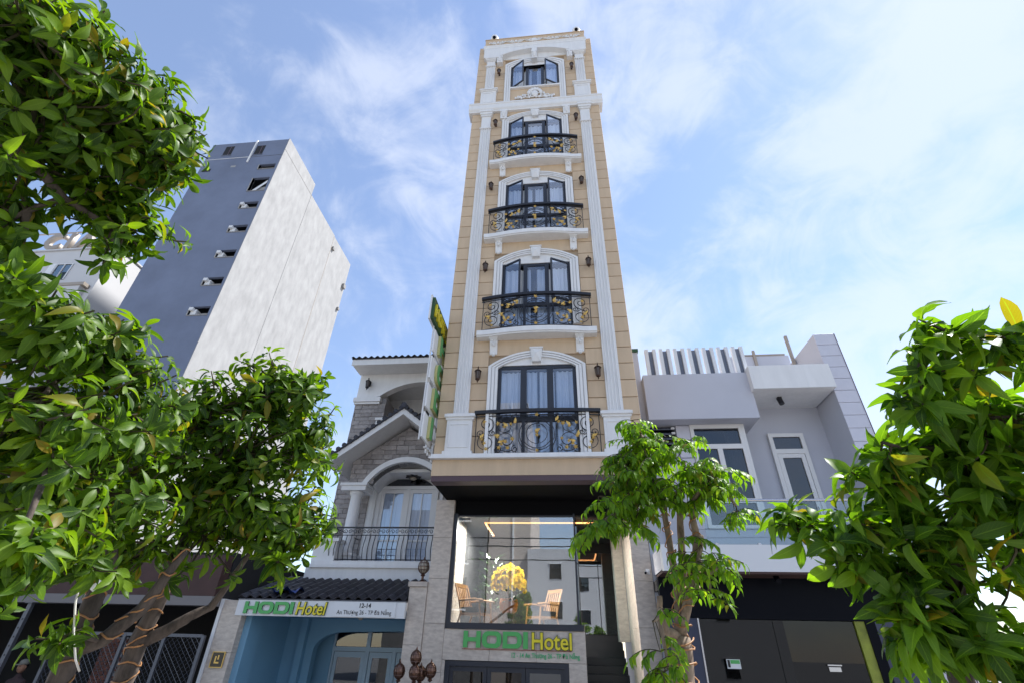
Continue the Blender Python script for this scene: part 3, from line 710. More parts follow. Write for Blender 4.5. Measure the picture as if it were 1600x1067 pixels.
tp = part('title_panel', MB().box(SX - .02, SX + .05, -.92, .58, 9.08, 9.72), 'dark_green', sg)
part('title_edge', MB().box(SX - .06, SX - .021, -.96, .62, 9.04, 9.78), 'white', tp)
put('title_lettering', text_mesh('title_lettering', 'HOTEL', .50, 'yellow_sign', .03, .012, width=.88), tp, loc=(SX + .07, -.86, 9.20), rot=RIGHTWARD)

# ---- hotel ground floor
GY = 1.5
gf = thing('hotel_entrance', 'stone clad ground floor of the hotel with a tall shop window and dark stair', 'shopfront', (0, 0, 0))
def slabs(name, x0, x1, y0, y1, z0, z1, h, parent, material='stone'):
    n = max(1, round((z1 - z0) / h)); hh = (z1 - z0) / n
    for i in range(n): part(name, MB().bbox(x0, x1, y0 + rnd.uniform(0, .002), y1, z0 + i * hh + .002, z0 + (i + 1) * hh - .002, .004), material, parent)
slabs('stone_slab', -2.56, -2.10, GY, 3.2, 0, 5.27, .88, gf)
slabs('stone_slab', -2.97, -2.565, GY - .03, 2.6, 0, 3.34, 1.1, gf)
part('pier_cap', MB().box(-3.0, -2.562, GY - .07, 2.65, 3.342, 3.44), 'stone', gf)
slabs('stone_slab', 2.04, 2.45, GY, 3.2, 0, 5.27, .88, gf)
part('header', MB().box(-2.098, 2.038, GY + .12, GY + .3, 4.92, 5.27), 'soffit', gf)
for (a, b) in ((-2.098, -1.1), (-1.096, -.1), (-.096, .92)): part('stone_slab', MB().bbox(a, b, GY + .01, GY + .25, 1.98, 2.54, .004), 'stone', gf)
part('stone_slab', MB().bbox(.56, .92, GY + .01, GY + .25, 0, 1.976, .004), 'stone', gf)
part('stone_slab', MB().bbox(-2.098, -2.03, GY + .01, GY + .25, 0, 1.976, .004), 'stone', gf)
wf = MB()
wf.box(-2.095, -2.0, GY + .03, GY + .14, 2.545, 4.95); wf.box(.775, .815, GY + .05, GY + .14, 2.66, 4.95); wf.box(-2.0, .90, GY - .02, GY + .16, 2.545, 2.66); wf.box(-2.0, .775, GY + .05, GY + .14, 4.88, 4.918)
sw = part('shop_window', wf, 'frame_navy', gf)
part('pane', MB().box(-2.0, .775, GY + .085, GY + .097, 2.66, 4.88), 'shop_glass', sw)
# doors below the sign
df = MB(); df.box(-2.03, -1.93, GY + .03, GY + .14, 0, 1.97); df.box(.46, .56, GY + .03, GY + .14, 0, 1.97); df.box(-1.93, .46, GY + .03, GY + .14, 1.88, 1.97)
dr = part('door_frame', df, 'frame_navy', gf)
for a, b in ((-1.93, -1.14), (-1.13, -.34), (-.33, .46)):
    lf = MB(); lf.box(a, a + .08, GY + .06, GY + .12, .02, 1.875); lf.box(b - .08, b, GY + .06, GY + .12, .02, 1.875); lf.box(a + .08, b - .08, GY + .06, GY + .12, 1.79, 1.875); lf.box(a + .08, b - .08, GY + .06, GY + .12, .02, .14)
    part('door_leaf', lf, 'frame_navy', dr); part('pane', MB().box(a + .08, b - .08, GY + .085, GY + .093, .14, 1.79), 'door_glass', dr)
# interior
it = MB(); it.box(-2.1, .9, 1.75, 4.6, 2.45, 2.545); part('showroom_floor', it, 'concrete', gf)
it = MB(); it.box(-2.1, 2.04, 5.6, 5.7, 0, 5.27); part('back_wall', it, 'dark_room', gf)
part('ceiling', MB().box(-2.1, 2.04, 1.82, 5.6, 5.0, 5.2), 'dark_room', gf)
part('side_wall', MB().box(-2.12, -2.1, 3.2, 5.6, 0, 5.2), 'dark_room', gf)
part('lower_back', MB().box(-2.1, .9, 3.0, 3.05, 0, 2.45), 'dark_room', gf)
part('stair_wall', MB().box(.86, .90, 1.78, 4.6, 0, 2.54), 'step_black', gf)
part('partition', MB().box(.80, .86, 2.2, 4.6, 2.66, 5.0), 'side_glass', gf)
ld = MB(); z = 4.93
ld.box(-1.5, 1.6, 2.5, 2.54, z, z + .03); ld.box(1.56, 1.6, 2.54, 4.2, z, z + .03); ld.box(-1.5, -1.46, 2.54, 4.2, z, z + .03)
part('ceiling_light_strip', ld, 'led', gf)
for (lx, ly, sx_, sy_) in ((0.0, 1.80, 1.5, .04), (-1.48, 3.3, .04, 1.6)):  # first light is added forward of the LED strip to brighten the flowers
    al = bpy.data.lights.new('strip_fill_light', 'AREA'); al.shape = 'RECTANGLE'; al.size = sx_; al.size_y = sy_; al.energy = 190; al.color = (1.0, .94, .86)
    ao_ = bpy.data.objects.new('strip_fill_light', al); COL.objects.link(ao_); ao_.location = (lx, ly, 4.925)
for i in range(15): part('stair_step', MB().box(.92, 2.03, GY + .35 + i * .26, GY + .66 + i * .26 + .04, max(0, i * .17), .17 + i * .172), 'step_black', gf)
part('inner_door', MB().box(.95, 1.5, 5.5, 5.55, 2.6, 4.7), 'shop_glass', gf); part('inner_door', MB().box(1.52, 2.0, 5.5, 5.55, 2.6, 4.7), 'shop_glass', gf)
part('marble_jamb', MB().box(1.78, 2.03, 3.2, 3.6, 2.4, 5.0), 'stone', gf)

# sign on the stone panel
hs = thing('entrance_sign', 'raised green and yellow hotel lettering on the stone panel under the shop window', 'sign', (-1.66, GY, 2.21))
x = 0
for ch in 'HODI':
    bd, fc, w_ = hodi_letter(ch, .277, .035)
    o = put('letter', bd, hs, loc=(x, .006, 0), rot=FRONT, scale=(1, 1.08, 1)); put('letter_face', fc, o, loc=(0, 0, .0355)); x += w_ + .03
o = put('letter', text_mesh('letter', 'Hotel', .42, 'dark_green', .02, .018, width=.90), hs, loc=(x + .03, -.012, 0), rot=FRONT)
put('letter_face', text_mesh('letter_face', 'Hotel', .42, 'yellow_sign', .004, .007, width=.90), o, loc=(0, 0, .026))
put('base_line', MB().box(-.02, 2.28, -.012, .008, -.03, -.02).mesh('base_line', 'red_line'), hs)
put('address_lettering', text_mesh('address_lettering', '12 - 14 An Thượng 26 - TP Đà Nẵng', .118, 'green_text', .003, .0015, width=.80), hs, loc=(1.02, 0, -.155), rot=FRONT)

# chairs
def chair(loc, rz, label):
    t = thing('armchair', label, 'chair', loc, 'wooden armchairs in the shop window'); t.rotation_euler = (0, 0, rz)
    for sx in (-.28, .28):
        lg_ = MB(); lg_.tube([(sx, -.30, 0), (sx, -.26, .30), (sx, -.24, .56)], .022, 6); part('leg', lg_, 'wood', t, world=False)
        lg_ = MB(); lg_.tube([(sx, .34, 0), (sx, .22, .32), (sx, .30, .60), (sx, .42, .92)], .022, 6); part('leg', lg_, 'wood', t, world=False)
        part('armrest', MB().tube([(sx, -.34, .57), (sx, -.1, .60), (sx, .28, .58)], .026, 6), 'wood', t, world=False)
    for i in range(6): x = -.21 + .084 * i; part('back_slat', MB().box(x - .016, x + .016, -.01, .012, 0, .60), 'wood', t, world=False).location = (0, .24, .34); 
    for o in t.children:
        if o.name.startswith('back_slat'): o.rotation_euler = (-.33, 0, 0)
    part('top_rail', MB().box(-.29, .29, .40, .43, .86, .94), 'wood', t, world=False)
    part('seat_frame', MB().box(-.27, .27, -.28, .25, .28, .33), 'wood', t, world=False)
    part('cushion', MB().box(-.25, .25, -.26, .24, .335, .44), 'cushion', t, world=False)
chair((-1.55, 2.15, 2.545), 1.25, 'wooden armchair with slatted back, left of the yellow flowers behind the glass')
chair((-.05, 3.0, 2.545), -.9, 'wooden armchair with dark seat, right of the yellow flowers behind the glass')
# flowers
fv = thing('flower_vase', 'big bouquet of yellow flowers in an orange vase behind the shop window', 'flowers', (-.76, 1.95, 2.50))
part('vase_stand', MB().lathe([(.14, 0), (.12, .05), (.16, .14), (.17, .24), (.10, .32), (.14, .36), (.12, .37)], (0, 0, 0), 14), 'china', fv, smooth=True, world=False)
part('vase', MB().lathe([(.13, .37), (.19, .42), (.22, .56), (.19, .66), (.15, .66)], (0, 0, 0), 14), 'orange_pot', fv, smooth=True, world=False)
gl = MB()
for i in range(90):
    a = rnd.uniform(0, 2 * PI); rr = rnd.uniform(.05, .38); z = rnd.uniform(.58, .84); l = rnd.uniform(.08, .16); t_ = rnd.uniform(-.5, .8)
    p = Vector((rr * math.cos(a), rr * math.sin(a), z)); d = Vector((math.cos(a), math.sin(a), t_)).normalized(); sd_ = d.cross(Vector((0, 0, 1))).normalized() * l * .28
    gl.add([p, p + d * l * .5 + sd_, p + d * l, p + d * l * .5 - sd_], [(0, 1, 2, 3)])
o = part('leaf', gl, 'planter_leaf', fv, world=False); o['kind'] = 'stuff'
def bloom():
    m = MB()
    for ring, n, R, h, tilt in ((0, 9, .075, 0, .1), (1, 8, .06, .015, .45), (2, 6, .04, .03, .9)):
        for k in range(n):
            a = 2 * PI * k / n + ring * .3; d = Vector((math.cos(a) * math.cos(tilt), math.sin(a) * math.cos(tilt), math.sin(tilt))); sd_ = Vector((-math.sin(a), math.cos(a), 0)) * R * .33
            p = Vector((0, 0, h)); m.add([p, p + d * R * .6 + sd_, p + d * R, p + d * R * .6 - sd_], [(0, 1, 2, 3)])
    m.ball((0, 0, .03), .022, n=6, m=4); return m.mesh('bloom', 'petal')
BL = bloom()
for i in range(120):
    a = rnd.uniform(0, 2 * PI); el = math.asin(rnd.uniform(-.35, 1)); d = Vector((math.cos(a) * math.cos(el), math.sin(a) * math.cos(el), math.sin(el)))
    p = Vector((0, 0, .96)) + Vector((d.x * .37, d.y * .30, d.z * .38)) * rnd.uniform(.9, 1.05)
    put('bloom', BL, fv, loc=p, rot=(d + Vector((rnd.uniform(-.3, .3), rnd.uniform(-.3, .3), 0))).to_track_quat('Z', 'Y').to_euler(), scale=[rnd.uniform(.85, 1.2)] * 3)
# dark leafy pot plant behind
pp = thing('potted_plant', 'tall dark green pot plant behind the chair in the shop window', 'plant', (-1.35, 3.2, 2.545))
part('pot', MB().lathe([(.16, 0), (.22, .4), (.24, .42), (.2, .42)], (0, 0, 0), 12), 'china', pp, world=False)
gl = MB()
for i in range(160):
    a = rnd.uniform(0, 2 * PI); rr = rnd.uniform(.05, .5); z = rnd.uniform(.5, 1.7); l = rnd.uniform(.15, .3)
    p = Vector((rr * math.cos(a), rr * math.sin(a), z)); d = Vector((math.cos(a), math.sin(a), rnd.uniform(-.4, .9))).normalized(); sd_ = d.cross(Vector((0, 0, 1))).normalized() * l * .2
    gl.add([p, p + d * l * .5 + sd_, p + d * l, p + d * l * .5 - sd_], [(0, 1, 2, 3)])
o = part('leaf', gl, 'planter_leaf', pp, world=False); o['kind'] = 'stuff'

# ---- globe lanterns
def globe(parent, c, s=1.0, name='globe'):
    g = MB(); R = .105 * s
    prof = [(R * math.cos(-PI / 2 + PI * i / 8) * .98 + .004, R * 1.18 * math.sin(-PI / 2 + PI * i / 8)) for i in range(9)]
    g.lathe(prof, c, 12); o = part(name, g, 'brass_brown' if name == 'globe' else 'lamp_glass', parent, smooth=True, world=False)
    k_ = MB()
    for k in range(10):
        th = 2 * PI * k / 10; k_.tube([(c[0] + (R + .006) * math.cos(-PI / 2 + PI * i / 8) * math.cos(th + .12 * math.sin(i * PI / 4)), c[1] + (R + .006) * math.cos(-PI / 2 + PI * i / 8) * math.sin(th + .12 * math.sin(i * PI / 4)), c[2] + (R * 1.18 + .004) * math.sin(-PI / 2 + PI * i / 8)) for i in range(9)], .007 * s, 4)
    for zz in (-.5, 0, .5): k_.tube([(c[0] + (R + .008) * math.sqrt(1 - zz * zz) * math.cos(a * PI / 8), c[1] + (R + .008) * math.sqrt(1 - zz * zz) * math.sin(a * PI / 8), c[2] + R * 1.18 * zz) for a in range(17)], .007 * s, 4)
    k_.lathe([(.03 * s, R * 1.12), (.045 * s, R * 1.2), (.015 * s, R * 1.35), (.02 * s, R * 1.45), (.004, R * 1.8)], c, 8); k_.lathe([(.012, -R * 1.75), (.05 * s, -R * 1.45), (.03 * s, -R * 1.2), (.05 * s, -R * 1.1)], c, 8)
    put('cage', k_.mesh('cage', 'brass_brown'), o)
lp = thing('globe_lamp_post', 'lamp post with five brown filigree globes before the stone pier', 'lamp post', (-2.42, .75, 0))
GC = [Q(650, 1027, .75), Q(624, 1048, .72), Q(648, 1050, .65), Q(657, 1052, .85), Q(673, 1047, .75)]
cx, cy = -2.42, .75
part('pole', MB().lathe([(.14, 0), (.14, .06), (.07, .12), (.045, .4), (.035, 1.3), (.05, 1.34), (.03, 1.40)], (0, 0, 0), 10), 'brass_brown', lp, smooth=True, world=False)
for g in GC:
    e = Vector((g.x - cx, g.y - cy, g.z - .2)); part('arm', MB().tube([(0, 0, 1.36), (e.x * .5, e.y * .5, 1.30), (e.x * .95, e.y * .95, max(1.34, e.z - .15)), (e.x, e.y, e.z)], .014, 6), 'brass_brown', lp, world=False)
    globe(lp, (g.x - cx, g.y - cy, g.z))
pl_ = Q(663, 886, 1.7)
gp = thing('pier_lantern', 'single filigree globe lantern on top of the low stone pier', 'lantern', (-2.76, 1.7, 3.44))
part('foot', MB().lathe([(.09, 0), (.09, .03), (.03, .07), (.03, .16)], (0, 0, 0), 10), 'brass_brown', gp, world=False)
globe(gp, (0, 0, .34), 1.2, 'lamp_globe')
sc_ = thing('wall_camera', 'small white security camera on the right stone pier', 'security camera', tuple(Q(1012, 893, 1.5)))
part('camera_body', MB().tube([(0, 0, 0), (-.06, -.12, -.03)], .035, 8), 'white_plastic', sc_, world=False); part('lens', MB().ball((-.068, -.135, -.034), .028, n=8, m=5), 'black_panel', sc_, world=False)
part('mount', MB().box(-.04, .04, -.03, 0, -.05, .06), 'white_plastic', sc_, world=False)
# ================================================================ LEFT TOWNHOUSE
th = thing('townhouse', 'white townhouse with grey stone cladding, dark tiled gable and arched balcony left of the hotel', 'house', (0, 0, 0))
YM, YP = 5.2, 4.1            # main wall, porch wall
XL, XR = -7.02, -2.45
def clip_rect(x0, x1, z0, z1, poly):
    pts = [(x0, z0), (x1, z0), (x1, z1), (x0, z1)]
    n = len(poly)
    for i in range(n):
        a, b = poly[i], poly[(i + 1) % n]; ex, ez = b[0] - a[0], b[1] - a[1]
        def ins(p): return ex * (p[1] - a[1]) - ez * (p[0] - a[0]) >= 0
        out = []
        for j in range(len(pts)):
            p, q = pts[j], pts[(j + 1) % len(pts)]
            if ins(p): out.append(p)
            if ins(p) != ins(q):
                dp = ex * (p[1] - a[1]) - ez * (p[0] - a[0]); dq = ex * (q[1] - a[1]) - ez * (q[0] - a[0]); t = dp / (dp - dq)
                out.append((p[0] + (q[0] - p[0]) * t, p[1] + (q[1] - p[1]) * t))
        pts = out
        if len(pts) < 3: return None
    return pts
SM = {}
def stones(poly, y, parent, w=.40, h=.155, hole=None, limit=300):
    xs = [p[0] for p in poly]; zs = [p[1] for p in poly]; z = min(zs); row = 0
    while z < max(zs):
        x = min(xs) - rnd.uniform(0, w)
        while x < max(xs):
            ww = w * rnd.choice((.6, .8, 1.0, 1.0, 1.3)); full = (x, x + ww - .008, z, z + h - .008)
            pts = clip_rect(*full, poly)
            cxm, czm = x + ww / 2, z + h / 2
            if pts and not (hole and hole(cxm, czm)):
                yo = rnd.uniform(0, .022); whole = len(pts) == 4 and abs(pts[0][0] - full[0]) < 1e-6 and abs(max(p[0] for p in pts) - full[1]) < 1e-6 and abs(min(p[1] for p in pts) - full[2]) < 1e-6 and abs(max(p[1] for p in pts) - full[3]) < 1e-6
                if whole:
                    key = round(ww, 3)
                    if key not in SM: SM[key] = MB().bbox(0, ww - .008, 0, .06, 0, h - .008, .008).mesh('stone_block', 'grey_stone')
                    put('stone_block', SM[key], parent, loc=(x, y - .03 - yo, z))
                else: part('stone_block', MB().prism(pts, 'y', y - .03 - yo, y + .01), 'grey_stone', parent)
            x += ww
        z += h
# main wall with its upper arch
part('wall', MB().box(XL, -5.86, YM, 12, 0, 9.95), 'mortar', th)
part('wall', MB().box(-5.858, XR, YM, YM + .3, 6.85, 8.6), 'white', th)
aw = arc(-6.15, -3.0, 10.02, .55, 16)
part('upper_wall', MB().prism([(XL - .02, 9.952), (-6.15, 9.952)] + aw + [(-3.0, 9.952), (XR, 9.952), (XR, 10.98), (XL - .02, 10.98)], 'y', YM - .02, YM + .25), 'white', th)
part('arch_moulding', MB().strip(arc(-6.24, -2.91, 10.02, .62, 16), aw, YM - .06, YM - .02), 'white', th)
part('string_course', MB().box(XL - .06, -6.05, YM - .16, YM + .25, 9.78, 9.95), 'white', th)
part('string_course', MB().box(XL - .03, -6.08, YM - .11, YM + .25, 9.70, 9.778), 'white', th)
stones([(XL, 4.1), (-5.86, 4.1), (-5.86, 9.70), (XL, 9.70)], YM, th)
part('loggia_back', MB().box(-6.4, XR, 6.9, 7.0, 8.2, 11), 'white', th); part('loggia_ceiling', MB().box(-6.4, XR, 5.45, 6.9, 10.7, 10.8), 'white', th)
part('loggia_side', MB().box(-6.5, -6.4, 5.45, 6.9, 8.2, 11), 'white', th)
part('parapet', MB().box(-6.1, XR, YM - .06, YM + .2, 8.6, 9.05), 'white', th); part('parapet_cap', MB().box(-6.12, XR, YM - .12, YM + .24, 9.052, 9.14), 'white', th)
uw = MB(); uz = 9.75
for x in (-5.35, -4.75, -4.15, -3.55): uw.box(x, x + .06, 6.84, 6.898, 8.4, uz)
uw.box(-5.35, -3.49, 6.838, 6.896, uz, uz + .08)
for z in (8.8, 9.25): uw.box(-5.29, -3.55, 6.845, 6.895, z, z + .04)
wn = part('window', uw, 'upvc', th); part('pane', MB().box(-5.3, -3.5, 6.86, 6.87, 8.4, uz), 'pane_dark', wn)
part('fanlight', MB().prism(arc(-5.35, -3.5, 9.9, .35, 12), 'y', 6.87, 6.9), 'pane_dark', wn)
# eave and roof
ev = MB(); ev.box(XL - .08, XR, 4.42, YM, 10.97, 11.03); ev.box(XL - .10, XR, 4.38, 4.42, 10.95, 11.18)
part('eave', ev, 'white', th)
rf = part('roof', MB().prism([(4.36, 11.185), (12, 13.2), (12, 13.26), (4.36, 11.24)], 'x', XL - .12, XR), 'roof_tile', th)
TM = {}
def tile_mesh(w=.235, l=.34):
    m = MB(); n = 6; vs = []
    for j in (0, 1):
        for i in range(n + 1):
            x = w * i / n; z = .035 * math.sin(2 * PI * i / n)
            vs += [(x, l * j, z + .02 - .01 * j), (x, l * j, z - .005 - .01 * j)]
    fs = []; k = 2 * (n + 1)
    for i in range(n):
        a = 2 * i; fs += [(a, a + 2, a + k + 2, a + k), (a + 1, a + k + 1, a + k + 3, a + 3), (a, a + 1, a + 3, a + 2), (a + k, a + k + 2, a + k + 3, a + k + 1)]
    m.add(vs, fs); return m.mesh('roof_tile', 'roof_tile')
TILE = tile_mesh()
for i in range(19): put('roof_tile', TILE, rf, loc=(XL - .12 + i * .235, 4.30, 11.225), rot=(.27, 0, 0))
# porch gable: apex, eaves
AX, AZ = -4.42, 8.62; EL, EZ = -6.55, 7.02
gw = part('gable_wall', MB().prism([(-6.12, 6.40), (-5.60, 6.40)] + arc(-5.50, -3.14, 6.42, .68, 18) + [(-2.75, 6.40), (-2.45, 6.40), (-2.45, 7.05), (AX, 8.25), (-6.12, 7.10)], 'y', YP, YP + .3), 'mortar', th)
gp_ = [(-6.12, 6.45), (-2.5, 6.45), (-2.5, 7.10), (AX, 8.28), (-6.12, 7.14)]
def in_arch(x, z):
    h = 1.22; rise = .78; R = (h * h + rise * rise) / (2 * rise); zc = 6.42 + rise - R
    return abs(x + 4.32) < h + .06 and math.hypot(x + 4.32, z - zc) < R + .02
stones(gp_, YP, th, hole=in_arch)
ao = arc(-5.66, -2.98, 6.46, .80, 18); ai = arc(-5.50, -3.14, 6.42, .68, 18)
am = MB(); am.strip([(-5.66, 6.30)] + ao + [(-2.98, 6.30)], [(-5.50, 6.30)] + ai + [(-3.14, 6.30)], YP - .14, YP + .5)
part('porch_arch', am, 'white', th)
for x0, x1 in ((-6.28, -5.502), (-3.138, -2.5)):
    c = MB(); c.box(x0, x1, YP - .16, YP + .5, 6.22, 6.42); c.box(x0 - .04, x1 + .04, YP - .20, YP + .5, 6.36, 6.44); part('impost', c, 'white', th)
part('porch_vault', MB().strip([(p[0], p[1] + .05) for p in ai], ai, YP + .5, YM), 'white', th)
part('porch_ceiling', MB().box(-6.1, XR, YP + .3, YM, 6.9, 7.0), 'white', th)
cm = MB().lathe([(.22, 4.42), (.22, 4.5), (.19, 4.56), (.17, 4.6), (.175, 5.4), (.16, 6.08), (.19, 6.12), (.22, 6.16), (.22, 6.22)], (-5.86, YP + .12, 0), 20)
part('column', cm, 'white', th, smooth=True)
cb = MB(); cb.box(-6.16, -5.55, YP - .16, YP + .42, 4.13, 4.35); cb.box(-6.22, -5.49, YP - .22, YP + .46, 4.35, 4.42); part('column_base', cb, 'white', th)
# gable roof: two slopes with white soffit and barge board
for s_, ex in ((-1, EL), (1, 2 * AX - EL)):
    dx, dz = AX - ex, AZ - EZ
    def slab(t0, t1, y0, y1): return [(ex, EZ + t0), (AX, AZ + t0), (AX, AZ + t1), (ex, EZ + t1)]
    part('roof_slope', MB().prism(slab(.0, .07, 0, 0), 'y', 3.22, YM), 'roof_tile', th)
    part('barge_board', MB().prism(slab(-.20, -.002, 0, 0), 'y', 3.26, 3.31), 'white', th)
    part('soffit_board', MB().prism(slab(-.20, -.14, 0, 0), 'y', 3.31, YM), 'white', th)
    tl = MB(); n = 13
    for i in range(n):
        t = (i + .5) / n; tl.tube([(ex + dx * t, 3.20, EZ + dz * t + .075), (ex + dx * t, 3.6, EZ + dz * t + .075)], .075, 7)
    o = part('verge_tile', tl, 'roof_tile', th); o['kind'] = 'stuff'
part('ridge_tile', MB().tube([(AX, 3.18, AZ + .09), (AX, YM, AZ + .09)], .10, 8), 'roof_tile', th)
# door behind the balcony
fd = MB(); y = YM - .02
part('door_wall', MB().box(-5.858, XR, YM, YM + .3, 4.0, 6.848), 'white', th)
for x in (-5.62, -5.45, -4.50, -3.55, -3.38): fd.box(x - .05, x + .05, y - .08, y, 4.13, 6.55)
fd.box(-5.67, -3.33, y - .085, y, 6.55, 6.66); fd.box(-5.57, -5.50, y - .03, y, 4.13, 6.55)
ddr = part('balcony_door', fd, 'upvc', th)
for a, b in ((-5.40, -4.55), (-4.45, -3.60)):
    l = MB(); l.box(a, a + .11, y - .06, y, 4.15, 6.545); l.box(b - .11, b, y - .06, y, 4.15, 6.545); l.box(a + .11, b - .11, y - .06, y, 6.43, 6.545); l.box(a + .11, b - .11, y - .06, y, 4.15, 4.3)
    l.box((a + b) / 2 - .016, (a + b) / 2 + .016, y - .045, y - .01, 4.3, 6.43)
    for z in (4.95,): l.box(a + .11, b - .11, y - .044, y - .012, z, z + .035)
    part('door_leaf', l, 'upvc', ddr); part('pane', MB().box(a + .11, b - .11, y - .03, y - .022, 4.3, 6.43), 'pane', ddr)
    part('curtain', curtain_mb(a + .1, b - .25, 4.3, 6.5, y + .016, int(a * 10), .012), 'curtain', ddr)
part('fanlight', MB().prism(arc(-5.3, -3.7, 6.68, .30, 14), 'y', y - .03, y), 'pane_dark', ddr)
# balcony
YR = 3.3
bs = MB(); bs.box(-6.35, XR, YR + .02, YM, 3.62, 3.95); bs.box(-6.42, XR, YR - .05, YM, 3.95, 4.03); bs.box(-6.38, XR, YR - .02, YM, 4.03, 4.12); bs.box(-6.40, XR, YR - .03, YM, 3.55, 3.62)
part('balcony_slab', bs, 'white', th)
ped = MB(); ped.box(-6.42, -5.78, YR + .04, YR + .5, 4.122, 4.62); ped.box(-6.48, -5.72, YR - .01, YR + .56, 4.62, 4.71); part('balcony_pedestal', ped, 'white', th)
ped = MB(); ped.box(-6.55, -6.36, YR + .1, YR + .6, 3.7, 4.05); part('balcony_stop', ped, 'white', th)
rr = thing('belly_railing', 'black wrought iron bellied railing on the white townhouse balcony', 'railing', (0, 0, 0))
RZ0, RZ1 = 4.14, 5.02; rx0, rx1 = -5.95, -2.66; yb = YR + .10
tr = MB(); tr.box(rx0 - .02, rx1 + .02, yb - .03, yb + .03, RZ1 - .035, RZ1); part('top_rail', tr, 'black_iron', rr)
tr = MB(); tr.tube([(rx0, yb, RZ0 + .03), (rx1, yb, RZ0 + .03)], .014, 5); tr.tube([(rx0, yb, RZ1 - .22), (rx1, yb, RZ1 - .22)], .012, 5)
for x in (rx0, rx1): tr.tube([(x, yb, RZ1 - .02), (x, YM, RZ1 - .02)], .014, 5); tr.tube([(x, yb, RZ0 + .03), (x, YM, RZ0 + .03)], .012, 5)
part('rail', tr, 'black_iron', rr)
BAL = MB().tube([(0, 0, 0), (0, -.06, .12), (0, -.10, .26), (0, -.07, .42), (0, -.015, .56), (0, 0, .66)], .011, 5).mesh('baluster', 'black_iron')
nb = 24
for i in range(nb + 1): put('baluster', BAL, rr, loc=(rx0 + (rx1 - rx0) * i / nb, yb, RZ0 + .01))
sc = MB()
for i in range(nb // 2):
    cx = rx0 + (rx1 - rx0) * (i + .5) / (nb // 2)
    for s_ in (-1, 1): sc.tube([(a, yb, b) for a, b in spiral(cx + s_ * .065, RZ1 - .125, .062, .015, 0 if s_ > 0 else PI, s_ * 1.25, 12)], .009, 4)
part('scrollwork', sc, 'black_iron', rr)
for x in (rx0 + .08, rx1 - .02):
    o = MB(); o.ball((x, yb - .05, RZ1 - .12), .07, .06, .07, 7, 5); part('rosette', o, 'black_iron', rr)
# lean-to tiled skirt
sk = thing('tiled_skirt_roof', 'dark wavy tile lean-to roof above the townhouse sign board', 'roof', (0, 0, 0))
SY0, SZ0, SY1, SZ1 = 1.42, 3.05, 3.34, 3.62
sl_ = math.atan2(SZ1 - SZ0, SY1 - SY0)
part('roof_deck', MB().prism([(SY0, SZ0 - .03), (SY1 + .5, SZ1 + .12), (SY1 + .5, SZ1 + .16), (SY0, SZ0)], 'x', -6.96, -2.98), 'roof_tile', sk)
for j in range(7):
    t = j / 6.5; yy = SY0 - .03 + (SY1 - SY0) * t; zz = SZ0 + .02 + (SZ1 - SZ0) * t
    for i in range(17): put('roof_tile', TILE, sk, loc=(-6.97 + i * .2345, yy + rnd.uniform(-.006, .006), zz + .012 * (j % 2) + rnd.uniform(0, .006)), rot=(sl_ + .03, 0, rnd.uniform(-.01, .01)))
# left stone pilaster, sign board, blue porch
pb = thing('blue_porch', 'light blue recessed porch with arched doorway below the sign board', 'porch', (0, 0, 0))
slabs('stone_slab', -7.20, -6.70, 1.30, 2.0, 0, 3.0, 1.0, pb); part('white_edge', MB().box(-7.28, -7.205, 1.28, 2.0, 0, 3.02), 'white', pb)
part('left_wall', MB().box(-6.72, -6.62, 2.0, 3.4, 0, 2.75), 'blue_wall', pb); part('left_return', MB().box(-6.698, -6.55, 1.5, 2.0, 0, 2.73), 'blue_wall', pb)
part('pilaster_strip', MB().box(-6.22, -6.05, 3.24, 3.4, 0, 2.75), 'blue_wall', pb)
part('porch_ceiling', MB().box(-6.7, -2.98, 1.45, 3.4, 2.75, 2.85), 'blue_wall', pb)
bw = [(-6.62, 0), (-5.85, 0), (-5.85, 2.05)] + [(-5.85 + .75 * (1 - math.cos(a)), 2.05 + .42 * math.sin(a)) for a in [PI / 2 * i / 8 for i in range(1, 9)]] + [(-3.3, 2.52), (-2.98, 2.52), (-2.98, 2.75), (-6.62, 2.75)]
part('arch_wall', MB().prism(bw, 'y', 3.4, 3.62), 'blue_wall', pb)
part('inner_wall', MB().box(-6.6, -5.56, 3.9, 4.0, 0, 2.75), 'blue_wall', pb)
part('inner_ceiling', MB().box(-6.6, -2.98, 3.62, 4.4, 2.75, 2.8), 'blue_wall', pb)
fr = MB(); y = 3.92
for x in (-5.56, -4.62, -3.9, -3.02): fr.box(x - .05, x + .05, y, y + .08, 0, 2.06)
for x in (-5.56, -4.62, -3.02): fr.box(x - .05, x + .05, y, y + .08, 2.16, 2.5)
fr.box(-5.61, -2.97, y - .005, y + .08, 2.06, 2.16); fr.box(-5.61, -2.97, y - .005, y + .08, 2.5, 2.56)
fb = part('door_frame', fr, 'blue_frame', pb)
for a, b in ((-5.5, -4.68), (-4.56, -3.96), (-3.84, -3.08)):
    l = MB(); l.box(a, a + .09, y + .02, y + .06, 0, 2.05); l.box(b - .09, b, y + .02, y + .06, 0, 2.05); l.box(a + .09, b - .09, y + .02, y + .06, 1.93, 2.05); l.box(a + .09, b - .09, y + .02, y + .06, 0, .3)
    part('door_leaf', l, 'blue_frame', fb); part('pane', MB().box(a + .09, b - .09, y + .035, y + .043, .3, 1.93), 'door_glass', fb)
for a, b in ((-5.5, -4.68), (-4.56, -3.08)): part('pane', MB().box(a, b, y + .035, y + .043, 2.165, 2.495), 'door_glass', fb)
part('dark_inside', MB().box(-6.6, -2.98, 4.9, 5.0, 0, 2.8), 'dark_room', pb)
sb = thing('sign_board', 'long white hotel sign board with green letters and street address over the blue porch', 'sign', (-6.86, 1.28, 2.70))
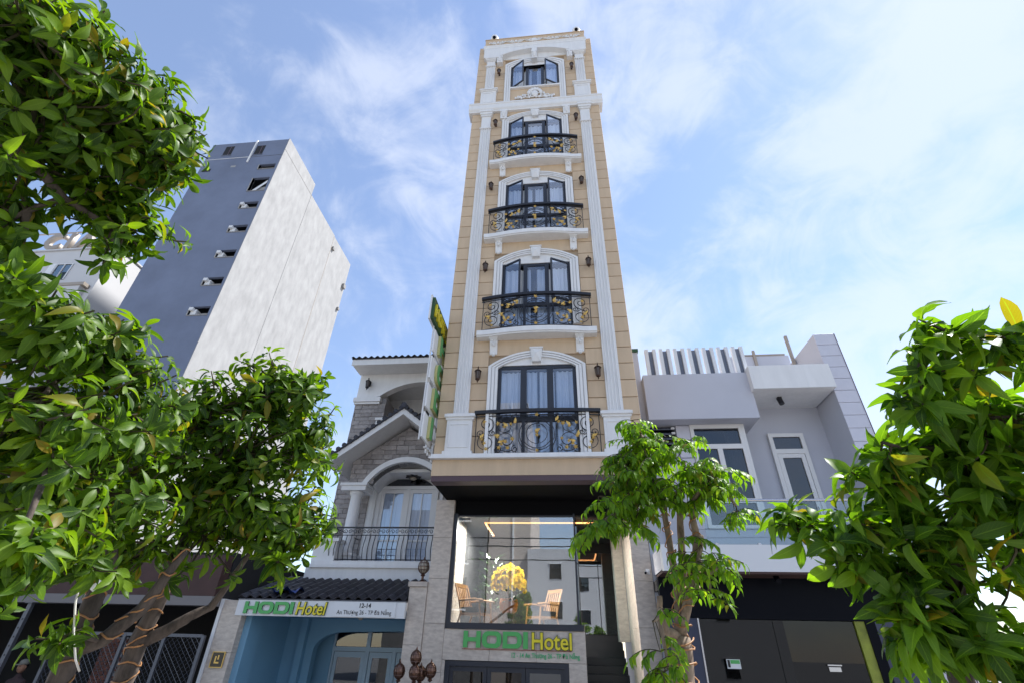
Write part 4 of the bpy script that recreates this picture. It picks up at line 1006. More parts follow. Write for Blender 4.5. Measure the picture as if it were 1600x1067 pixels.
put('board', MB().box(0, 3.90, 0, .12, .0, .31).mesh('board', 'white_board'), sb); put('board_edge', MB().box(-.01, 3.91, -.01, .13, .312, .33).mesh('board_edge', 'galv'), sb)
x = .20
for ch in 'HODI':
    bd, fc, w_ = hodi_letter(ch, .236, .03); o = put('letter', bd, sb, loc=(x, -.003, .04), rot=FRONT); put('letter_face', fc, o, loc=(0, 0, .0305)); x += w_ + .022
o = put('letter', text_mesh('letter', 'Hotel', .345, 'dark_green', .015, .013, shear=.12, width=.88), sb, loc=(x + .03, -.018, .04), rot=FRONT)
put('letter_face', text_mesh('letter_face', 'Hotel', .345, 'yellow_sign', .003, .004, shear=.12, width=.88), o, loc=(0, 0, .019))
ap = put('address_panel', MB().box(2.28, 3.70, -.03, -.002, .01, .30).mesh('address_panel', 'white_board'), sb)
put('address_lettering', text_mesh('address_lettering', '12-14', .12, 'black_ink', .002, .003, align='CENTER'), ap, loc=(3.0, -.033, .19), rot=FRONT)
put('address_lettering', text_mesh('address_lettering', 'An Thượng 26 - TP Đà Nẵng', .115, 'black_ink', .002, .0, align='CENTER', width=.90), ap, loc=(3.0, -.033, .06), rot=FRONT)
q = thing('blue_tarp', 'crumpled blue tarpaulin lying on the dark tiles by the sign board', 'tarp', (-6.0, 1.75, 3.16))
tp_ = MB(); nn = 7; vs = [(.12 * i - .36, .09 * j - .3, .05 + .07 * math.sin(i * 1.9 + j) + .05 * rnd.random()) for j in range(nn) for i in range(nn)]
tp_.add(vs, [(j * nn + i, j * nn + i + 1, (j + 1) * nn + i + 1, (j + 1) * nn + i) for j in range(nn - 1) for i in range(nn - 1)]); part('sheet', tp_, 'blue_tarp', q, smooth=True, world=False)
o = lantern_proto('house_lantern', 'black wall lantern on the white upper wall of the townhouse', 'wall lantern', None, 'black_iron'); o.location = tuple(Q(578, 601, YM - .03)); o.scale = (1.15, 1.15, 1.15)
cl = thing('porch_light', 'dark star shaped ceiling light in the townhouse balcony arch', 'ceiling light', (-4.32, 4.85, 6.895))
st = []
for i in range(16): a = 2 * PI * i / 16; rr_ = .26 if i % 2 == 0 else .17; st.append((rr_ * math.cos(a), rr_ * math.sin(a)))
part('plate', MB().prism(st, 'z', -.04, 0), 'black_iron', cl, world=False); part('bulb', MB().ball((0, 0, -.06), .12, .12, .06), 'lamp_glass', cl, world=False)
dl = thing('porch_lamp', 'small dome lamp under the sign board', 'ceiling light', (-4.05, 1.62, 2.745)); part('dome', MB().ball((0, 0, -.02), .07, .07, .06), 'lamp_glass', dl, world=False)
part('rim', MB().lathe([(.075, -.02), (.085, 0), (.07, .002)], (0, 0, 0), 12), 'black_iron', dl, world=False)
dq = thing('dark_plaque', 'dark square plaque with gilt edge on the left stone pilaster', 'plaque', (-6.95, 1.295, 1.83))
part('plate', MB().box(-.13, .13, -.02, 0, -.09, .17), 'dark_plaque', dq, world=False)
b = MB(); 
for z0, z1 in ((-.105, -.09), (.17, .185)): b.box(-.145, .145, -.024, 0, z0, z1)
for x0, x1 in ((-.145, -.13), (.13, .145)): b.box(x0, x1, -.024, 0, -.09, .17)
part('edge', b, 'gold', dq, world=False)
b = MB(); b.box(-.06, -.03, -.023, -.0205, -.03, .10); b.box(-.03, .05, -.023, -.0205, -.03, 0); b.box(.0, .03, -.023, -.0205, .04, .12); part('emblem', b, 'gold', dq, world=False)

# ================================================================ RIGHT HOUSE
rh = thing('modern_house', 'lavender grey modern house with white canopy, fins and glass balcony right of the hotel', 'house', (0, 0, 0))
def R(name, m, x0, x1, y0, y1, z0, z1, parent=None): return part(name, MB().box(x0, x1, y0, y1, z0, z1), m, parent or rh)
R('upper_block', 'lavender', 2.80, 5.50, 1.2, 6, 7.17, 8.45)
R('side_wall', 'lavender', 2.46, 2.798, 1.5, 9, 0, 9.35); R('side_wall_cap', 'dark_green', 2.44, 2.82, 1.46, 9, 9.352, 9.45)
for i in range(7):
    x = 2.96 + i * .385
    for dx in (0, .205): R('fin', 'fin_white', x + dx, x + dx + .085, 1.24, 1.36, 8.452, 9.28)
    R('fin_back', 'fin_grey', x + .087, x + .203, 1.30, 1.34, 8.452, 9.24)
R('roof_wall', 'lavender', 5.55, 7.6, 3.0, 3.2, 8.0, 9.98)
R('roof_wall', 'lavender', 2.82, 5.5, 6.0, 6.2, 7.2, 9.3)
pl = R('roof_post', 'tan_metal', 6.55, 6.62, 2.93, 2.99, 9.0, 10.15); R('bracket', 'tan_metal', 6.50, 6.67, 2.915, 2.928, 9.50, 9.58, pl)
R('roof_rail', 'tan_metal', 6.3, 7.5, 2.98, 3.06, 9.985, 10.03); R('pipe', 'tan_metal', 7.36, 7.43, 2.4, 2.48, 8.6, 10.3)
R('canopy', 'white', 5.46, 7.44, 1.0, 3.0, 7.87, 8.53)
R('balcony_back_wall', 'lavender', 5.2, 7.5, 2.25, 2.5, 3.6, 8.4)
R('party_wall', 'lavender', 7.47, 7.98, 1.22, 12, 0, 9.55)
for i in range(28): part('wall_tile', MB().bbox(7.462, 7.99, 1.20, 1.222, .12 + i * .337, .12 + (i + 1) * .337 - .012, .004), 'lav_tile', rh)
part('wall_tile_edge', MB().tube([(7.995, 1.2, 0), (7.995, 1.2, 9.55)], .012, 4), 'plum', rh)
# big window
wy = 1.62; win = MB(); a, b = 3.86, 5.14
for x0, x1 in ((a, a + .09), (b - .09, b)): win.box(x0, x1, wy - .05, wy + .05, 4.62, 7.165)
win.box(a + .09, b - .09, wy - .05, wy + .05, 7.06, 7.165); win.box(a + .09, b - .09, wy - .05, wy + .05, 4.62, 4.70)
win.box(a + .09, b - .09, wy - .052, wy + .05, 6.52, 6.64); win.box(a + .09, b - .09, wy - .05, wy + .05, 5.20, 5.30); win.box(4.44, 4.56, wy - .05, wy + .05, 5.30, 6.52)
bw_ = part('window', win, 'upvc', rh)
for x0, x1, z0, z1 in ((3.95, 5.05, 6.64, 7.06), (3.95, 4.44, 5.30, 6.52), (4.56, 5.05, 5.30, 6.52), (3.95, 5.05, 4.70, 5.20)): R('pane', 'pane_dark', x0, x1, wy - .004, wy + .004, z0, z1, bw_)
part('curtain', curtain_mb(4.72, 5.06, 4.7, 7.05, wy + .10, 3, .03), 'curtain', bw_)
R('room_shade_panel', 'dark_room', 3.80, 5.15, 2.2, 2.24, 4.5, 7.165, bw_)  # dark panel: shade of the room put into its colour
sgl = R('corner_frame', 'upvc', 5.142, 5.20, wy - .05, wy + .05, 4.62, 7.165); R('side_glass', 'side_glass', 5.16, 5.175, wy + .055, 2.24, 4.2, 7.15, sgl)
for z0, z1 in ((4.62, 5.04), (5.05, 5.46), (5.47, 5.88), (5.89, 6.30), (6.31, 6.72), (6.73, 7.165)): R('wall_tile', 'lav_tile', 3.52, 3.855, wy - .02, wy + .2, z0, z1 - .012)
R('low_wall', 'lavender', 2.80, 5.2, wy - .01, wy + .2, 3.6, 4.615); R('low_wall', 'lavender', 2.80, 3.50, wy, wy + .2, 4.616, 6.5)
lv = R('louvre', 'black_panel', 2.82, 3.50, wy + .1, wy + .14, 6.51, 7.165)
for i in range(5): part('louvre_blade', MB().prism([(wy - .02, 6.53 + i * .13), (wy + .07, 6.60 + i * .13), (wy + .07, 6.615 + i * .13), (wy - .02, 6.545 + i * .13)], 'x', 2.83, 3.40), 'fin_grey', lv)
for i in range(5): R('louvre_clip', 'fin_white', 3.40, 3.49, wy - .02, wy + .05, 6.55 + i * .13, 6.60 + i * .13, lv)
# balcony door
dy = 2.20; dm = MB(); a, b = 5.98, 6.86
for x0, x1 in ((a, a + .10), (b - .10, b)): dm.box(x0, x1, dy - .04, dy + .045, 4.06, 7.13)
dm.box(a + .10, b - .10, dy - .04, dy + .045, 7.03, 7.13); dm.box(a + .10, b - .10, dy - .042, dy + .045, 6.58, 6.70)
dm.box(a + .11, a + .21, dy - .03, dy + .04, 4.1, 6.575); dm.box(b - .21, b - .11, dy - .03, dy + .04, 4.1, 6.575); dm.box(a + .21, b - .21, dy - .03, dy + .04, 6.47, 6.575)
bd_ = part('balcony_door', dm, 'upvc', rh)
R('pane', 'pane_dark', a + .10, b - .10, dy, dy + .008, 6.70, 7.03, bd_); R('pane', 'pane_dark', a + .21, b - .21, dy, dy + .008, 4.1, 6.47, bd_)
R('handle', 'steel', b - .19, b - .17, dy - .08, dy - .03, 5.0, 5.25, bd_)
# balcony
R('balcony_front', 'fin_white', 2.50, 7.46, .30, .5, 3.57, 4.06); R('balcony_slab', 'lavender', 2.50, 7.46, .502, 2.25, 3.62, 4.04)
gb = R('glass_balustrade', 'balustrade_glass', 3.45, 5.3, .36, .372, 4.062, 4.92); R('glass_balustrade', 'balustrade_glass', 5.32, 7.44, .36, .372, 4.062, 4.92)
part('rail', MB().tube([(3.45, .366, 4.945), (7.46, .366, 4.945)], .028, 8), 'steel', rh)
for x in (3.62, 4.45, 5.2, 5.42, 6.3, 7.3): R('glass_clamp', 'steel', x - .03, x + .03, .345, .385, 4.062, 4.10)
# dark ground floor
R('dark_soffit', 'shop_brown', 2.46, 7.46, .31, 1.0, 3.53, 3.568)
R('dark_fascia', 'black_panel', 2.46, 7.2, .92, 1.1, 2.80, 3.528); R('dark_pier', 'dark_blue', 2.46, 3.12, .94, 1.1, 0, 2.798); R('frame_edge', 'steel', 3.121, 3.15, .92, 1.05, 0, 2.798)
for x0, x1 in ((3.16, 4.55), (4.56, 6.05)): R('garage_pane', 'garage_glass', x0, x1, .98, .99, 0, 2.79)
R('garage_bar', 'black_panel', 3.16, 6.05, 1.0, 1.03, 1.62, 1.66); R('garage_back', 'dark_room', 2.46, 7.46, 3.5, 3.6, 0, 3.5); R('garage_ceiling', 'dark_room', 2.46, 7.46, 1.12, 3.5, 3.3, 3.5)
R('reflection_post', 'leaf_reflection', 6.06, 6.24, .94, 1.1, 0, 2.798); R('dark_pier', 'black_panel', 6.242, 6.42, .92, 1.1, 0, 2.798); R('blue_panel', 'dark_blue', 6.422, 7.2, .93, 1.1, 0, 2.798)  # first post is added: a leaf reflection in the glass built as a coloured box
lb = R('door_label', 'white_board', 3.55, 3.80, .970, .977, 1.98, 2.13); R('label_print', 'green_sign', 3.62, 3.79, .966, .969, 2.06, 2.12, lb); R('label_mark', 'black_ink', 3.565, 3.61, .966, .969, 2.0, 2.12, lb)
hb_ = R('door_handle', 'steel', 5.35, 5.60, .93, .95, 2.07, 2.09); R('handle_plate', 'steel', 5.37, 5.58, .955, .978, 1.98, 2.05, hb_)
bk_ = MB()
for i in range(7): bk_.box(6.60 + i * .035, 6.61 + i * .035, .915, .925, 1.40, 1.56)
bk_.box(6.59, 6.83, .915, .925, 1.56, 1.575); part('basket_mark', bk_, 'green_text', rh)
for i, (u_, lab) in enumerate(((1118, 'small black spotlight under the dark strip, nearest the slim tree'), (1213, 'small black spotlight under the middle of the dark strip'), (1318, 'small black spotlight under the dark strip, among the big leaves'))):
    p = Q(u_, 905, .62); t = thing('spotlight', lab, 'spotlight', (p.x, .62, 3.53), 'spotlights under the balcony of the modern house')
    part('head', MB().tube([(0, 0, -.02), (0, -.10, -.10)], .055, 10), 'black_panel', t, world=False); part('mount', MB().box(-.03, .03, -.03, .03, -.04, 0), 'black_iron', t, world=False)
t = thing('canopy_spotlight', 'black cylinder spotlight under the white canopy of the modern house', 'spotlight', (6.25, 1.55, 7.87))
part('head', MB().tube([(0, 0, -.03), (.02, -.03, -.20)], .065, 10), 'black_iron', t, world=False); part('mount', MB().box(-.05, .05, -.05, .05, -.03, 0), 'black_iron', t, world=False)

# ================================================================ TOWER AND FAR WHITE BUILDING
tw = thing('tower_block', 'tall unfinished slab tower with slate blue front and bare white side wall', 'tower', (-35.8, 22, 0))
TX0, TX1, TY = -40.9, -31.0, 22.0
def T(name, m, x0, x1, y0, y1, z0, z1, parent=None): return part(name, MB().box(x0, x1, y0, y1, z0, z1), m, parent or tw)
SZ = [27.3, 30.85, 34.45, 38.0, 41.6]        # lower sills of the slots
SLX0, SLX1 = -33.35, -31.35
# front built from strips so that the slots are true openings
zs = [0]
for z in SZ: zs += [z, z + .95]
zs += [44.4, 46.6, 48.2, 49.0]
T('front_wall', 'tower_blue', TX0, SLX0, TY, TY + .3, 0, 53.6)
T('front_wall', 'tower_blue', SLX1, TX1 - .06, TY, TY + .3, 0, 53.6)
for i in range(0, len(zs) - 1, 2): T('front_wall', 'tower_blue', SLX0 + .002, SLX1 - .002, TY, TY + .3, zs[i], zs[i + 1])
T('front_wall', 'tower_blue', SLX0 + .002, SLX1 - .002, TY, TY + .3, 49.0, 53.6)
T('side_wall', 'tower_white', TX1 - .058, TX1, TY - .02, 28.9, 0, 53.75); T('side_wall', 'tower_white', TX1 - .2, TX1 + .0, 28.92, 36.3, 0, 51.7); T('side_wall', 'tower_white', TX1 - .2, TX1 - .04, 36.32, 42.4, 0, 51.6)
T('core', 'dark_room', TX0 + .05, TX1 - .25, TY + 2.2, 42, 0, 51); T('roof_edge', 'tower_white', TX0, TX1 - .06, TY + .302, 28.9, 53.2, 53.6)
T('seam_strip', 'tower_white', TX1 + .001, TX1 + .03, 28.9, 28.96, 0, 51.7); T('seam_strip', 'concrete', TX1 + .001, TX1 + .02, TY, 28.85, 51.6, 51.68); T('wall_box', 'concrete', TX1 + .001, TX1 + .3, 41.6, 42.2, 46.5, 47.2); T('wall_box', 'concrete', TX1 + .001, TX1 + .25, 41.8, 42.2, 42.6, 43.0); T('wall_box', 'concrete', TX1 + .001, TX1 + .25, 36.5, 37.0, 49.3, 49.8); T('seam_strip', 'tan_metal', TX1 - .03, TX1 + .02, 36.29, 36.36, 0, 51.6)
T('front_pipe', 'white', -35.2, -35.02, TY - .12, TY - .002, 49.6, 53.7); T('joint_line', 'white', -40.9, -35.22, TY - .03, TY - .002, 50.6, 50.66)
T('joint_line', 'fin_grey', -35.0, TX1 - .06, TY - .03, TY - .002, 50.6, 50.66)
for x, z in ((-38.4, 51.3), (-34.3, 51.0)): o = T('window', 'dark_room', x - .55, x + .55, TY - .012, TY - .002, z, z + 1.7); T('window_rim', 'fin_grey', x - .62, x + .62, TY - .06, TY - .013, z - .1, z, o); T('frame', 'plum', x + .1, x + .2, TY - .03, TY - .013, z, z + 1.7, o)
T('vent', 'dark_room', -40.4, -39.4, TY - .012, TY - .002, 48.4, 48.9); T('vent', 'tower_white', -37.0, -36.4, TY - .012, TY - .002, 48.9, 49.2)
for i, z in enumerate(SZ + [44.4, 48.2]):
    h = .95 if i < 5 else (2.2 if i == 5 else .8)
    sl = T('slot_sill', 'concrete', SLX0 - .04, SLX1 + .03, TY - .05, TY + 1.0, z - .10, z - .003)
    T('slot_jamb', 'tower_white', SLX0 - .1, SLX0 + .0, TY - .05, TY + .32, z, z + h, sl)
    if i < 5:
        T('duct', 'ac_white', SLX0 + .1, SLX0 + .65, TY + .1, TY + .6, z + .12, z + .7, sl); T('duct_hood', 'ac_white', SLX0 + .02, SLX0 + .42, TY - .16, TY + .09, z + .5, z + .8, sl); T('ledge_box', 'concrete', SLX0 + .8, SLX0 + 1.8, TY + .4, TY + .9, z + .1, z + .45, sl)
    elif i == 5:
        part('brace', MB().add([(SLX0 + .2, TY + .15, z + .1), (SLX1 - .2, TY + .15, z + 1.9), (SLX1 - .2, TY + .15, z + 1.4), (SLX0 + .7, TY + .15, z + .1)], [(0, 1, 2, 3)]), 'ac_white', sl); T('stair_box', 'tower_white', SLX0 + .6, SLX1 - .1, TY + .3, TY + 1.2, z + .02, z + .9, sl)
sg_ = thing('far_building', 'white building with big rooftop letters beyond the tree, left of the tower', 'building', (-56, 26, 0))
FX = -50.7
def F(name, m, x0, x1, y0, y1, z0, z1, parent=None): return part(name, MB().box(x0, x1, y0, y1, z0, z1), m, parent or sg_)
F('wall', 'far_white', -66, FX, 26, 44, 0, 40.9); F('ledge', 'tan_metal', -66, FX - .4, 25.2, 25.98, 34.7, 35.1); F('lower_block', 'far_white', -66, FX - .8, 25.3, 25.98, 0, 34.69)
F('roof_coping', 'far_white', -66, FX + .15, 25.8, 44, 40.905, 41.1)
for x, z in ((-56.2, 36.3), (-61.5, 36.3), (-55.8, 30), (-60.5, 30), (-55.8, 25), (-60.5, 25), (-55.8, 20), (-60.5, 20)):
    y = 25.98 if z > 35 else 25.28
    w_ = F('window', 'side_glass', x - 1, x + 1, y - .02, y - .001, z, z + 2.4); F('frame', 'fin_white', x - 1.05, x - .95, y - .1, y - .022, z, z + 2.4, w_); F('frame', 'fin_white', x + .95, x + 1.05, y - .1, y - .022, z, z + 2.4, w_); F('frame', 'fin_white', x - .94, x + .94, y - .1, y - .022, z + 2.3, z + 2.4, w_); F('frame', 'fin_white', x - .05, x + .05, y - .1, y - .022, z, z + 2.29, w_)
    s2 = F('open_sash', 'fin_white', x - .9, x - .1, y - .75, y - .7, z + .1, z + 1.8, w_)
for i, ch in enumerate('CIA'):
    o = put('roof_letter', text_mesh('roof_letter', ch, 3.4, 'tan_metal', .25, .12), sg_, loc=(-61.6 + [0, 3.0, 4.5][i] + 56, .3, 41.6), rot=FRONT)
F('letter_rail', 'tan_metal', -66, FX - 1, 26.25, 26.4, 41.4, 41.5); F('letter_rail', 'tan_metal', -66, FX - 1, 26.25, 26.4, 44.3, 44.4)

# ================================================================ LEFT WORKSHOP
ws = thing('workshop', 'dark open workshop with brown fascia behind the tree trunks', 'shop', (-11, 1, 0))
def Wk(name, m, x0, x1, y0, y1, z0, z1): return part(name, MB().box(x0, x1, y0, y1, z0, z1), m, ws)
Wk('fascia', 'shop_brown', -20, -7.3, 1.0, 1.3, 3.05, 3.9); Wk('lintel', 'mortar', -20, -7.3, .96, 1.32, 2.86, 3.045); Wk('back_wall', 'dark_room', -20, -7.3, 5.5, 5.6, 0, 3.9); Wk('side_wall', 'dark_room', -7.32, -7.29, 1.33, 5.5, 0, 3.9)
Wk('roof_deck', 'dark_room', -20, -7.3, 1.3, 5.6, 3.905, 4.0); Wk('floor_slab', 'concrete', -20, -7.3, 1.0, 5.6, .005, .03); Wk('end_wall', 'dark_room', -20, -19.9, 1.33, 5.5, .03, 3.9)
bc = thing('brick_pier', 'short red brick pier behind the chain link gate', 'pier', (-9.75, 1.6, .03))
part('core', MB().box(-.28, .26, .02, .3, 0, 2.2), 'mortar', bc, world=False)
for j in range(25):
    for i in range(3):
        x0 = -.29 + i * .19 - (.095 if j % 2 else 0); x1 = min(x0 + .18, .27); x0 = max(x0, -.29)
        if x1 - x0 > .04: part('brick', MB().bbox(x0, x1, -.0 - rnd.uniform(0, .008), .05, j * .087, j * .087 + .077, .004), 'brick_red', bc, world=False)
gt = thing('chain_link_gate', 'galvanised chain link gate panels across the workshop front', 'gate', (-9, 1.1, 0))
g = MB(); 
for x in (-10.80, -9.15, -8.2, -7.30): part('post', MB().box(x - .035, x + .035, 1.07, 1.13, .03, 2.30), 'galv', gt)
for z in (2.26, .15): part('rail', MB().box(-10.76, -7.34, 1.075, 1.125, z, z + .06), 'galv', gt)
wire = MB()
sp = .115
import itertools
def wire_line(x0, z0, x1, z1): wire.tube([(x0, 1.1, z0), (x1, 1.1, z1)], .0055, 3, cap=False)
xa, xb, za, zb_ = -10.76, -7.33, .2, 2.26
n = int((xb - xa + zb_ - za) / sp)
for i in range(n):
    c = xa - (zb_ - za) + i * sp + .05
    t0 = max(0, xa - c); t1 = min(zb_ - za, xb - c)
    if t1 > t0: wire_line(c + t0, za + t0, c + t1, za + t1); wire_line(c + t0, zb_ - t0, c + t1, zb_ - t1)
o = part('chain_link', wire, 'galv', gt); o['kind'] = 'stuff'
for (x0, x1, z1, lab) in ((-11.71, -11.72, 3.04, 'grey perforated steel pole standing at the left of the workshop opening'), (-13.4, -13.5, 2.85, 'grey steel pole at the far left of the workshop opening')):
    t = thing('steel_pole', lab, 'pole', (x0, 1.0, .0)); part('shaft', MB().box(-.05, .05, -.04, .04, 0, z1 - .2), 'galv', t, world=False); part('head_plate', MB().box(-.09, .09, -.08, .08, z1 - .2, z1 - .185), 'galv', t, world=False)
    h = MB()
    for i in range(14): h.box(-.012, .012, -.045, -.0405, .3 + i * .17, .33 + i * .17)
    part('hole', h, 'black_ink', t, world=False)['kind'] = 'stuff'
# standing person in the dark opening
pe = thing('person', 'person in a pale cap and dark shirt standing in the dark workshop opening', 'person', (-11.42, 1.25, .03))
me = bpy.data.meshes.new('body'); J = [(0, 0, .90, .13), (0, 0, 1.15, .135), (0, 0, 1.33, .15), (0, 0, 1.42, .06), (0, -.02, 1.50, .055), (-.17, 0, 1.33, .065), (-.24, .02, 1.08, .045), (-.2, -.12, .88, .035), (.17, 0, 1.33, .065), (.24, .02, 1.08, .045), (.2, -.12, .88, .035),
     (-.1, 0, .84, .095), (-.11, -.02, .46, .06), (-.11, 0, .06, .045), (-.12, -.14, .03, .035), (.1, 0, .84, .095), (.11, -.02, .46, .06), (.11, 0, .06, .045), (.12, -.14, .03, .035)]
E_ = [(0, 1), (1, 2), (2, 3), (3, 4), (2, 5), (5, 6), (6, 7), (2, 8), (8, 9), (9, 10), (0, 11), (11, 12), (12, 13), (13, 14), (0, 15), (15, 16), (16, 17), (17, 18)]
me.from_pydata([j[:3] for j in J], E_, []); o = put('body', me, pe)
sk_ = o.modifiers.new('skin', 'SKIN'); o.modifiers.new('sub', 'SUBSURF').levels = 1; o.modifiers['sub'].render_levels = 1
for i, j in enumerate(J): me.skin_vertices[0].data[i].radius = (j[3], j[3])
me.skin_vertices[0].data[0].use_root = True; me.materials.append(M['shirt'])
hd = MB(); hd.ball((0, -.02, 1.60), .076, .092, .115, 12, 9); hd.add([(-.018, -.105, 1.59), (.018, -.105, 1.59), (0, -.135, 1.575), (0, -.108, 1.63)], [(0, 1, 2), (0, 2, 3), (1, 3, 2)])
for s_ in (-1, 1): hd.ball((s_ * .078, -.01, 1.595), .012, .022, .032, 6, 5)
part('head', hd, 'skin', pe, smooth=True, world=False)
ey = MB()
for s_ in (-1, 1): ey.ball((s_ * .03, -.104, 1.612), .011, .008, .007, 6, 4)
ey.box(-.025, .025, -.108, -.10, 1.545, 1.552); part('eyes', ey, 'black_ink', pe, world=False)
part('hair', MB().ball((0, .005, 1.62), .08, .092, .10, 10, 7), 'hair', pe, smooth=True, world=False)
cp = MB(); cp.lathe([(.088, 1.645), (.09, 1.68), (.075, 1.72), (.03, 1.745), (.005, 1.747)], (0, -.01, 0), 14); cp.add([(-.075, -.07, 1.65), (.075, -.07, 1.65), (.05, -.18, 1.635), (-.05, -.18, 1.635), (-.075, -.07, 1.658), (.075, -.07, 1.658), (.05, -.18, 1.643), (-.05, -.18, 1.643)], [(0, 1, 2, 3), (4, 7, 6, 5), (2, 6, 7, 3), (0, 3, 7, 4), (1, 5, 6, 2)])
part('cap', cp, 'cap_cloth', pe, smooth=True, world=False)

# ================================================================ OPPOSITE SIDE OF THE STREET (seen in the glass)
ob = thing('opposite_building', 'plain white building across the street, mirrored in the shop window', 'building', (2, -24, 0))
def O(name, m, x0, x1, y0, y1, z0, z1, parent=None): return part(name, MB().box(x0, x1, y0, y1, z0, z1), m, parent or ob)
O('wall', 'far_white', -2.2, 14, -36, -24, -.15, 8.4)
for x in (-.6, 1.6, 4, 7, 10):
    for z in (1.0, 4.0, 6.4): o = O('window', 'pane_dark', x, x + .8, -23.998, -23.97, z, z + 1.0); O('frame', 'fin_white', x - .06, x + .86, -23.99, -23.94, z + 1.0, z + 1.07, o)
ob2 = thing('opposite_block', 'tall beige block across the street, mirrored in the shop window', 'building', (-5, -25, 0))
part('wall', MB().box(-5.2, -2.0, -38, -24.6, -.15, 19), 'opp_beige', ob2); part('pipe', MB().box(-3.4, -3.28, -24.6, -24.5, 0, 19), 'white', ob2)
ob3 = thing('opposite_house', 'dark low house across the street with white window frames', 'building', (-9, -24, 0))
part('wall', MB().box(-14, -5.3, -36, -24.5, -.15, 13), 'concrete', ob3)
for x in (-8.5, -11.5):
    for z in (4.5, 7.5, 10.5): f = part('window', MB().box(x, x + 1.8, -24.498, -24.47, z, z + 2), 'pane_dark', ob3); part('frame', MB().box(x - .1, x + 1.9, -24.49, -24.4, z - .12, z), 'white', ob3)
for z, sag in ((8.1, .3), (7.6, .25), (7.1, .5)):
    t = thing('overhead_cable', {8.1: 'highest', 7.6: 'middle', 7.1: 'lowest'}[z] + ' black overhead cable across the street, mirrored in the shop window', 'cable', (0, -17, z), 'overhead cables across the street')
    part('cable', MB().tube([(-20 + i * 2, .02 * i, -sag * (1 - ((i - 10) / 10) ** 2)) for i in range(21)], .035, 5), 'black_ink', t, world=False)
# ================================================================ TREES
def leaf_base(profile, fold, droop, wave, seed, K=6):
    """leaf along +y, length 1, normal +z: midrib and two margins"""
    r = random.Random(seed); v, uv = [], []
    for i in range(K + 1):
        t = i / K; wd = profile(t); z = -droop * t * t; tw = wave * math.sin(t * 7 + seed)
        for s in (-1, 0, 1):
            v.append((s * wd, t * (1 - .18 * droop * t), z + abs(s) * (fold * wd + .5 * wave * math.sin(t * 9 + seed * 2 + s)) + s * tw * wd)); uv.append((.5 + s * .5, t))
    f = []
    for i in range(K):
        a = 3 * i; f += [(a, a + 1, a + 4, a + 3), (a + 1, a + 2, a + 5, a + 4)]
    return np.array(v), f, np.array(uv)
OBOV = lambda t: .178 * (math.sin(PI * min(1, t ** 1.18)) ** .85) + .008 * (t < .02) + .004
BROAD = lambda t: .19 * (math.sin(PI * min(1, t ** .95)) ** .8) + .004
OVATE = lambda t: .20 * (math.sin(PI * t ** .72) ** .95 if t < 1 else 0) + .003
def leaf_set(profile, n=6, fold=.45, droop=.3, wave=.05):
    return [leaf_base(profile, fold * (.5 + .2 * i), droop * (.3 + .35 * i), wave * (.6 + .25 * (i % 4)), i + 1) for i in range(n)]
def basis(d, n):
    d = d.normalized(); s = d.cross(n)
    if s.length < 1e-5: s = d.orthogonal()
    s.normalize(); n2 = s.cross(d); return s, d, n2
def place_leaves(tree, leaves, LS, material, limit=300):
    """the leaves that show largest become objects, the rest one mesh"""
    mes = []
    for (v, f, uv) in LS:
        me = bpy.data.meshes.new('leaf'); me.from_pydata(v.tolist(), [], f); lay = me.uv_layers.new(name='UVMap')
        for lp_ in me.loops: lay.data[lp_.index].uv = uv[lp_.vertex_index]
        me.polygons.foreach_set('use_smooth', [True] * len(me.polygons)); me.materials.append(M[material]); mes.append(me)
    sc_ = []
    for i, (p, d, n, ln, k) in enumerate(leaves):
        mid = p + d * ln * .5; u, v, z = pix(mid)
        vis = z > 0 and -20 < u < 1620 and -20 < v < 1087
        s, dd, nn = basis(d, n); view = (CAM - mid).normalized()
        sc_.append((ln * ln * abs(nn.dot(view)) / max(z, .1) ** 2 / (1 + .35 * z) if vis else 0, i))
    sc_.sort(reverse=True); top = set(i for a, i in sc_[:limit] if a > 0)
    V, Fs, UV, base = [], [], [], 0
    for i, (p, d, n, ln, k) in enumerate(leaves):
        s, dd, nn = basis(d, n)
        if i in top:
            o = bpy.data.objects.new('leaf', mes[k]); COL.objects.link(o); o.parent = tree
            mtx = Matrix(((s.x * ln, dd.x * ln, nn.x * ln, p.x), (s.y * ln, dd.y * ln, nn.y * ln, p.y), (s.z * ln, dd.z * ln, nn.z * ln, p.z), (0, 0, 0, 1)))
            o.matrix_local = Matrix.Translation(-Vector(tree.location)) @ mtx
        else:
            v, f, uv = LS[k]; B = np.array((s, dd, nn)) * ln
            V.append(v @ B + np.array(p)); Fs += [tuple(q + base for q in ff) for ff in f]; UV.append(uv); base += len(v)
    if V:
        V = np.concatenate(V); UV = np.concatenate(UV); me = bpy.data.meshes.new('foliage'); me.from_pydata(V.tolist(), [], Fs)
        lay = me.uv_layers.new(name='UVMap'); li = np.empty(len(me.loops), np.int32); me.loops.foreach_get('vertex_index', li); lay.data.foreach_set('uv', UV[li].ravel())
        me.polygons.foreach_set('use_smooth', [True] * len(me.polygons)); me.materials.append(M[material])
        o = put('foliage', me, tree, world=True); o['kind'] = 'stuff'
def bend(a, b, r, amt=.12, n=6, sagz=0):
    a, b = Vector(a), Vector(b); L_ = (b - a).length; o1 = Vector((r.uniform(-1, 1), r.uniform(-1, 1), r.uniform(-1, 1))) * L_ * amt
    return [a.lerp(b, i / n) + o1 * math.sin(PI * i / n) + Vector((0, 0, sagz * L_ * math.sin(PI * i / n))) for i in range(n + 1)]
